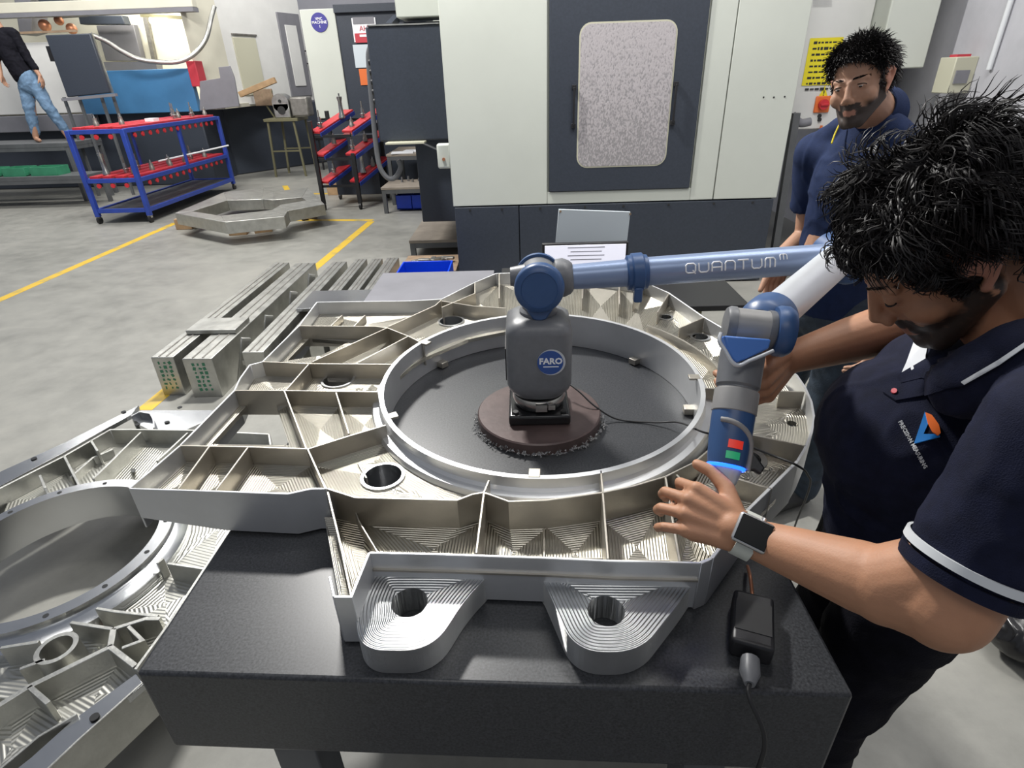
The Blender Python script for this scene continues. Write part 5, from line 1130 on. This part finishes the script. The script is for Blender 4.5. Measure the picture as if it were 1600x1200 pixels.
def decal(name, px, target, m, parent, off=.001, grid=5, th=.0012):
    off0 = OFF.get(target.name, Vector((0, 0, 0))); bvh = BVHTree.FromPolygons([v.co+off0 for v in target.data.vertices], [p.vertices for p in target.data.polygons])
    bm = bmesh.new()
    if isinstance(px, bpy.types.Mesh): bm.from_mesh(px)
    else:
        bm.faces.new([bm.verts.new((x, y, 0)) for x, y in px]); bmesh.ops.triangulate(bm, faces=bm.faces)
        for _ in range(grid): bmesh.ops.subdivide_edges(bm, edges=[e for e in bm.edges if e.calc_length() > 9], cuts=1, use_grid_fill=True); bmesh.ops.triangulate(bm, faces=bm.faces)
    ld = .7
    for v in bm.verts:
        r = ray(v.co.x, v.co.y); l = r.length; h = bvh.ray_cast(CP, r.normalized(), 3)
        if h[0] is not None: v.co = h[0]-r.normalized()*off; ld = h[3]
        else: v.co = CP+r.normalized()*ld
    ex = bmesh.ops.solidify(bm, geom=bm.faces[:], thickness=th); me = bpy.data.meshes.new(name); bm.to_mesh(me); bm.free(); me.shade_smooth(); me.set_sharp_from_angle(angle=.7)
    return link(name, me, m, parent)
def text_px(s, size, cx, cy, ang, sx=1):
    cu = bpy.data.curves.new('t', 'FONT'); cu.body = s; cu.size = size; cu.align_x = 'CENTER'; cu.align_y = 'CENTER'; cu.resolution_u = 1; cu.offset = size*.02
    ob = bpy.data.objects.new('t', cu); me = bpy.data.meshes.new_from_object(ob); bpy.data.objects.remove(ob); c_, s_ = math.cos(ang), math.sin(ang)
    for v in me.vertices: x, y = v.co.x*sx, -v.co.y; v.co = (cx+x*c_-y*s_, cy+x*s_+y*c_, 0)
    return me
# ---------------------------------------------------------------- the technician at the probe
R1 = frame((-.66, .17, -.71), (-.70, .05, .69)); C1 = Vector((.556, .748, 1.338))
p1 = thing('person', 'man with curly black hair in navy polo leaning over the frame, guiding the probe', 'person', (.62, .62, 0))
HL = lambda x, y, z: C1+R1 @ Vector((x, y, z))
nk0, nk1 = HL(0, -.035, -.05), Vector((.69, .725, 1.235))
shL, shR = D(1648, 668, .55), Vector((.775, .93, 1.19))
elL, wrL = D(1474, 946, .605), D(1178, 842, .775)
elR, wrR = D(1392, 512, 1.02), D(1232, 560, 1.0)
chest = (shL+shR)/2+Vector((.045, .02, -.01)); pel = Vector((.645, .72, .86))
FL = (D(1085, 797, .80)-wrL).normalized(); NL = (CP-wrL).normalized()*.9+Vector((0, 0, .25))
hl = hand_prims(wrL+FL*.012, FL, NL, (0, 1, 0), [(.95, .8, .5), (.75, .75, .5), (.65, .8, .5), (.45, .75, .5)], [(.55, .75, -.3), (.8, .5, -.3), (.95, .1, -.3)], .96, .17)
FR = (D(1185, 612, .955)-wrR).normalized(); NR = Vector((.8, -.5, .2))
hr = hand_prims(wrR+FR*.0, FR, NR, CP-wrR, [(.5, .9, .6), (.6, 1.0, .7), (.6, 1.1, .7), (.6, 1.1, .7)], [(.75, .8, .0), (.95, .5, .1), (1, .2, .0)], 1.0, .05)
sk = head_prims(C1, R1)+[('c', nk0, .052, nk1, .062), ('c', HL(0, .01, -.07), .045, nk1+Vector((-.02, 0, -.01)), .055),
    ('c', nk1, .06, chest+Vector((0, 0, -.03)), .07), ('c', shL, .045, elL, .047), ('c', elL, .044, elL*.62+wrL*.38, .042), ('c', elL*.62+wrL*.38, .042, wrL, .0265), ('c', elL*.8+shL*.2, .046, elL*.75+wrL*.25, .045),
    ('c', wrL+Vector((0, 0, 0)), .026, wrL+FL*.03, .024), ('c', shR, .05, elR, .046), ('c', elR, .045, elR*.6+wrR*.4, .040), ('c', elR*.6+wrR*.4, .040, wrR, .027),
    ('c', shL+Vector((.03, 0, -.02)), .05, shR, .05), ('c', chest+Vector((0, 0, -.04)), .08, pel, .10)]+hl+hr
body = blob('body', sk, .0030, 'skin', p1, it=4); paint_skin(body, C1, R1, 1, .95)
hair(p1, C1, R1, 1.0, 11500, .072, .48, .55, (0, .35, .0), .066, 11, rs=.00085, curl=.0064, clump=13, grav=.19, capf=.03)
for i in (-1, 1): brow(p1, C1, R1, 1, i); eye(p1, C1, R1, 1, i, opened=False)
# polo shirt
hem = shL+(elL-shL)*.79; ad_ = (elL-shL).normalized()
shirt = [('c', shL+Vector((.01, .0, -.005)), .066, nk1+Vector((.035, -.05, -.055)), .07), ('c', nk1+Vector((.035, -.05, -.055)), .07, nk1+Vector((.035, .05, -.055)), .07), ('c', nk1+Vector((.035, .05, -.055)), .07, shR, .075),
    ('e', chest+Vector((-.02, .01, -.11)), (.125, .19, .12)), ('c', chest+Vector((.01, .0, -.10)), .125, (.62, .73, .98), .135), ('c', (.62, .73, .98), .138, (.645, .72, .86), .135),
    ('e', Vector((.60, .73, 1.04)), (.14, .16, .13)), ('t', [shL-ad_*.03, shL+(elL-shL)*.3, hem], [.052, .057, .0590]), ('c', shL+Vector((0, 0, .0)), .058, shL+ad_*.06, .060), ('t', [shR, shR+(elR-shR)*.5], [.07, .062]),
    ('c', D(1508, 604, .665), .040, D(1612, 562, .62), .047), ('c', nk1+Vector((.015, 0, -.02)), .062, nk1+Vector((.03, 0, -.08)), .08)]
sh = blob('polo_shirt', shirt, .0055, 'navy', p1, it=10, fold=.0035)
x = ad_.orthogonal().normalized()
B().lathe([(.0590, -.006), (.0622, -.006), (.0622, .003), (.0590, .003)], hem-ad_*.012, ax=x, ay=ad_.cross(x), az=ad_, n=48, close=True).build('sleeve_stripe', 'white_trim', sh, smooth=40, label='white stripe round the sleeve hem')
B().lathe([(.0570, .009), (.0600, .009), (.0608, -.004), (.0570, -.004)], hem, ax=x, ay=ad_.cross(x), az=ad_, n=48, close=True).build('sleeve_hem', 'navy', sh, smooth=40)
decal('undershirt', [(1429, 530), (1450, 533), (1446, 560), (1436, 572), (1406, 588), (1416, 566)], sh, 'white_cloth', sh, .004)
decal('collar_flap', [(1405, 584), (1446, 560), (1486, 548), (1530, 535), (1600, 497), (1640, 470), (1640, 520), (1600, 543), (1505, 600), (1478, 604), (1440, 590), (1408, 598)], sh, 'navy', sh, .005, th=.003)
decal('collar_stripe', [(1502, 596), (1560, 562), (1640, 508), (1640, 515), (1562, 569), (1507, 600)], sh, 'white_trim', sh, .009)
decal('placket', [(1380, 612), (1395, 596), (1440, 592), (1478, 606), (1440, 618), (1400, 625)], sh, 'navy', sh, .004, th=.002)
decal('button', [(1397+5*math.cos(a), 610+4*math.sin(a)) for a in [k*PI/4 for k in range(8)]], sh, 'red_print', sh, .007)
decal('emblem', [(1446, 643), (1450, 652), (1442, 677), (1464, 678), (1470, 684), (1428, 694), (1431, 684)], sh, 'emblem_blue', sh, .002, label=None) if False else decal('emblem', [(1445, 643), (1451, 660), (1443, 678), (1467, 678), (1469, 682), (1428, 693)], sh, 'emblem_blue', sh, .002)
decal('emblem', [(1446, 644), (1456, 648), (1467, 663), (1470, 676), (1466, 680), (1457, 674), (1450, 660)], sh, 'emblem_orange', sh, .003)
decal('lettering', text_px('PRECISION MEASURING', 9.2, 1426, 695, math.radians(61), .86), sh, 'white_trim', sh, .002, th=.0006)
# trousers and shoes
hipL, hipR = Vector((.62, .66, .82)), Vector((.66, .82, .82))
tro = [('c', pel, .135, (.645, .73, .80), .13)]
for hp, kn, ft in ((hipL, (.565, .67, .46), (.57, .68, .08)), (hipR, (.63, .85, .46), (.64, .87, .08))): tro += [('c', hp, .095, kn, .068), ('c', kn, .068, ft, .055)]
blob('trousers', tro, .008, 'black_cloth', p1, it=8, fold=.004)
for ft in ((.59, .68, .04), (.66, .87, .04)): blob('shoe', [('c', Vector(ft), .038, Vector(ft)+Vector((-.16, 0, -.006)), .030)], .006, 'black_rubber', p1)
# smart watch on the left wrist
wc = wrL+FL*.010; ax_ = -FL; nz = (NL-FL*NL.dot(FL)).normalized(); sd_ = ax_.cross(nz)
wt = B().lathe([(.0300, -.012), (.0322, -.012), (.0322, .012), (.0300, .012)], wc, ax=nz, ay=sd_, az=ax_, n=40, close=True).build('wristwatch', 'watch_strap', p1, smooth=40, label='pale strap with dark square watch face')
Rw = Matrix((ax_, sd_, nz)).transposed()
B().box(wc+nz*.0375, (.046, .041, .0105), mtx=Rw).build('watch_case', 'watch_case', wt, bevel=.006, seg=4); B().box(wc+nz*.0428, (.040, .035, .0016), mtx=Rw).build('watch_face', 'watch_glass', wt, bevel=.004, seg=3)
B().cyl(wc+nz*.037-sd_*.020+ax_*.006, wc+nz*.037-sd_*.024+ax_*.006, .0032, n=12).build('crown', 'watch_case', wt)
# ---------------------------------------------------------------- the colleague standing behind
R2m = frame((-.70, -.70, -.10), (-.17, .10, .98)); C2m = Vector((.935, 1.775, 1.505)); S2 = .86
p2 = thing('person', 'bearded man in navy blue polo standing by the cabinet, watching the measurement', 'person', (1.0, 1.85, 0))
H2 = lambda x, y, z: C2m+R2m @ (Vector((x, y, z))*S2)
rt2 = Vector((-.42, .91, 0)).normalized(); fw2 = Vector((-.91, -.42, 0)).normalized(); ch = Vector((1.045, 1.87, 1.295))
sR, sL = ch+rt2*.165, ch-rt2*.165
eR, wR = Vector((1.02, 2.06, 1.02)), Vector((.90, 1.985, .96)); eL, wL = Vector((1.16, 1.70, 1.02)), Vector((1.05, 1.57, .88))
hR = hand_prims(wR, Vector((-.05, -.1, -1)), Vector((-.2, .9, 0)), fw2, [(.3, .5, .4)]*4, [(.8, .5, -.3)]*3); hL = hand_prims(wL, Vector((-.2, -.3, -.9)), Vector((.6, -.4, 0)), fw2, [(.4, .5, .4)]*4, [(.8, .5, -.3)]*3)
b2 = head_prims(C2m, R2m, S2)+[('c', H2(0, -.03, -.05), .052, ch+Vector((0, 0, .13)), .06), ('c', ch+Vector((0, 0, .13)), .06, ch, .08), ('c', sR, .05, sL, .05), ('c', ch, .09, (1.0, 1.86, .92), .09),
    ('c', sR, .045, eR, .042), ('c', eR, .042, wR, .026), ('c', sL, .045, eL, .042), ('c', eL, .042, wL, .026)]+hR+hL
bo2 = blob('body', b2, .0035, 'skin', p2, it=3); paint_skin(bo2, C2m, R2m, S2, 1.25, (.43, .235, .15))
hair(p2, C2m, R2m, S2, 7000, .034, .42, .12, (-.3, .75, .2), .066, 23, rs=.0010, curl=.0004, clump=4, grav=.06, capf=.14)
for i in (-1, 1): brow(p2, C2m, R2m, S2, i); eye(p2, C2m, R2m, S2, i, look=(0, 1, -.5))
s2 = [('c', sR, .072, sL, .072), ('e', ch+fw2*.0+Vector((0, 0, -.08)), (.13, .15, .15)), ('c', ch+Vector((0, 0, -.06)), .130, (1.06, 1.88, .95), .130), ('c', (1.06, 1.88, .95), .132, (1.06, 1.88, .86), .134), ('c', ch+Vector((0, 0, .10)), .060, ch, .1),
      ('c', ch+Vector((0, 0, .09))+rt2*.06, .045, sR, .065), ('c', ch+Vector((0, 0, .09))-rt2*.06, .045, sL, .065), ('t', [sR, sR+(eR-sR)*.65], [.068, .064]), ('t', [sL, sL+(eL-sL)*.65], [.068, .064])]
shirt2 = blob('polo_shirt', s2, .007, 'navy_blue', p2, it=8, fold=.004)
nb = ch+Vector((0, 0, .13)); cn = nb; zc = (H2(0, -.03, -.05)-nb).normalized(); yc = zc.cross(fw2).normalized(); xc = yc.cross(zc)
B().lathe([(.068, -.01), (.060, .048), (.064, .050), (.084, -.014)], cn-zc*.012, ax=xc, ay=yc, az=zc, n=40, close=True).build('collar', 'navy_blue', shirt2, smooth=60)
B().ext([cn+fw2*.083+Vector((0, 0, -.01))+rt2*.02, cn+fw2*.090+Vector((0, 0, -.06)), cn+fw2*.083+Vector((0, 0, -.01))-rt2*.02], fw2*.004).build('open_neck', 'skin', None) if False else None
B().tube(smooth_path([cn+rt2*.055+fw2*.052+Vector((0, 0, -.0)), cn+rt2*.035+fw2*.10+Vector((0, 0, -.05)), cn+rt2*.012+fw2*.135+Vector((0, 0, -.075))], 5), .0025, 6).build('collar_piping', 'yellow_tag', shirt2, smooth=60)
t2 = [('c', (1.06, 1.88, .90), .125, (1.06, 1.88, .82), .125)]
for hp, kn, ft in ((Vector((1.05, 1.96, .82)), (1.02, 1.98, .48), (1.03, 2.02, .08)), (Vector((1.11, 1.81, .82)), (1.08, 1.79, .48), (1.10, 1.82, .08))): t2 += [('c', hp, .09, kn, .068), ('c', kn, .068, ft, .058)]
blob('trousers', t2, .009, 'denim_dark', p2, it=6, fold=.005)
for ft in ((1.03, 2.02, .04), (1.10, 1.82, .04)): blob('shoe', [('c', Vector(ft), .04, Vector(ft)+fw2*.17, .032)], .007, 'black_rubber', p2)
# ---------------------------------------------------------------- operator far left on the platform
p3_ = thing('person', 'far man in black top and light jeans walking on the stepped platform', 'person', (-7.3, 9.62, .86))
C3m = Vector((-7.52, 9.62, 2.62)); R3m = frame((.5, .86, 0), (0, 0, 1))
hip = Vector((-7.33, 9.62, 1.72)); chs = Vector((-7.47, 9.62, 2.28)); 
b3 = head_prims(C3m, R3m)+[('c', C3m+Vector((0, 0, -.08)), .055, chs+Vector((0, 0, .1)), .06), ('c', chs+Vector((-.17, 0, .03)), .05, chs+Vector((.17, 0, .03)), .05), ('c', chs, .09, hip, .09),
    ('c', chs+Vector((.19, 0, .02)), .045, (-7.20, 9.60, 1.98), .04), ('c', (-7.20, 9.60, 1.98), .04, (-7.09, 9.56, 1.76), .028), ('c', chs+Vector((-.19, 0, .02)), .045, (-7.66, 9.6, 2.0), .04), ('c', (-7.66, 9.6, 2.0), .04, (-7.62, 9.5, 1.78), .028)]
b3 += hand_prims(Vector((-7.09, 9.56, 1.76)), (.2, -.1, -1), (1, 0, 0), (0, -1, 0), [(.3, .4, .3)]*4, [(.8, .5, -.2)]*3)+hand_prims(Vector((-7.62, 9.5, 1.78)), (.1, -.1, -1), (-1, 0, 0), (0, -1, 0), [(.3, .4, .3)]*4, [(.8, .5, -.2)]*3)
for ft in ((-7.50, 9.55, .93), (-7.08, 9.66, .93)): b3 += [('c', hip, .06, ft, .04), ('c', Vector(ft)+Vector((0, 0, -.03)), .035, Vector(ft)+Vector((.10, -.08, -.04)), .028)]
bo3 = blob('body', b3, .008, 'skin', p3_, it=2); paint_skin(bo3, C3m, R3m, 1, 1, (.36, .2, .13))
hair(p3_, C3m, R3m, 1, 500, .05, 1, .1, (0, .2, 0), .07, 5, rs=.003)
blob('shirt', [('c', chs+Vector((-.15, 0, .03)), .075, chs+Vector((.15, 0, .03)), .075), ('e', chs+Vector((0, 0, -.12)), (.20, .14, .22)), ('c', chs+Vector((.02, 0, -.2)), .15, hip+Vector((-.03, 0, .05)), .155), ('c', chs+Vector((.19, 0, .02)), .065, (-7.20, 9.60, 1.98), .055), ('c', (-7.20, 9.60, 1.98), .055, (-7.13, 9.58, 1.86), .045),
    ('c', chs+Vector((-.19, 0, .02)), .065, (-7.66, 9.6, 2.0), .055)], .012, 'black_cloth', p3_, it=5, fold=.006)
blob('jeans', [('c', hip+Vector((0, 0, .02)), .15, hip+Vector((0, 0, -.08)), .14), ('c', hip+Vector((-.07, 0, -.08)), .10, (-7.44, 9.57, 1.35), .08), ('c', (-7.44, 9.57, 1.35), .08, (-7.50, 9.58, 1.0), .062), ('c', hip+Vector((.08, 0, -.08)), .10, (-7.17, 9.6, 1.35), .08), ('c', (-7.17, 9.6, 1.35), .08, (-7.09, 9.68, 1.0), .062)], .012, 'denim', p3_, it=5, fold=.007)
# black bag on a low stool behind the technician
q = U(1622, 990, .08)
bg_ = thing('black_bag', 'black glossy bag on the floor at the right edge behind the technician', 'bag', (q.x, q.y, 0))
blob('sack', [('e', Vector((q.x, q.y, .08)), (.13, .11, .075)), ('c', Vector((q.x+.05, q.y, .10)), .06, Vector((q.x+.12, q.y+.05, .14)), .05)], .008, 'black_paint', bg_, it=3, fold=.012)
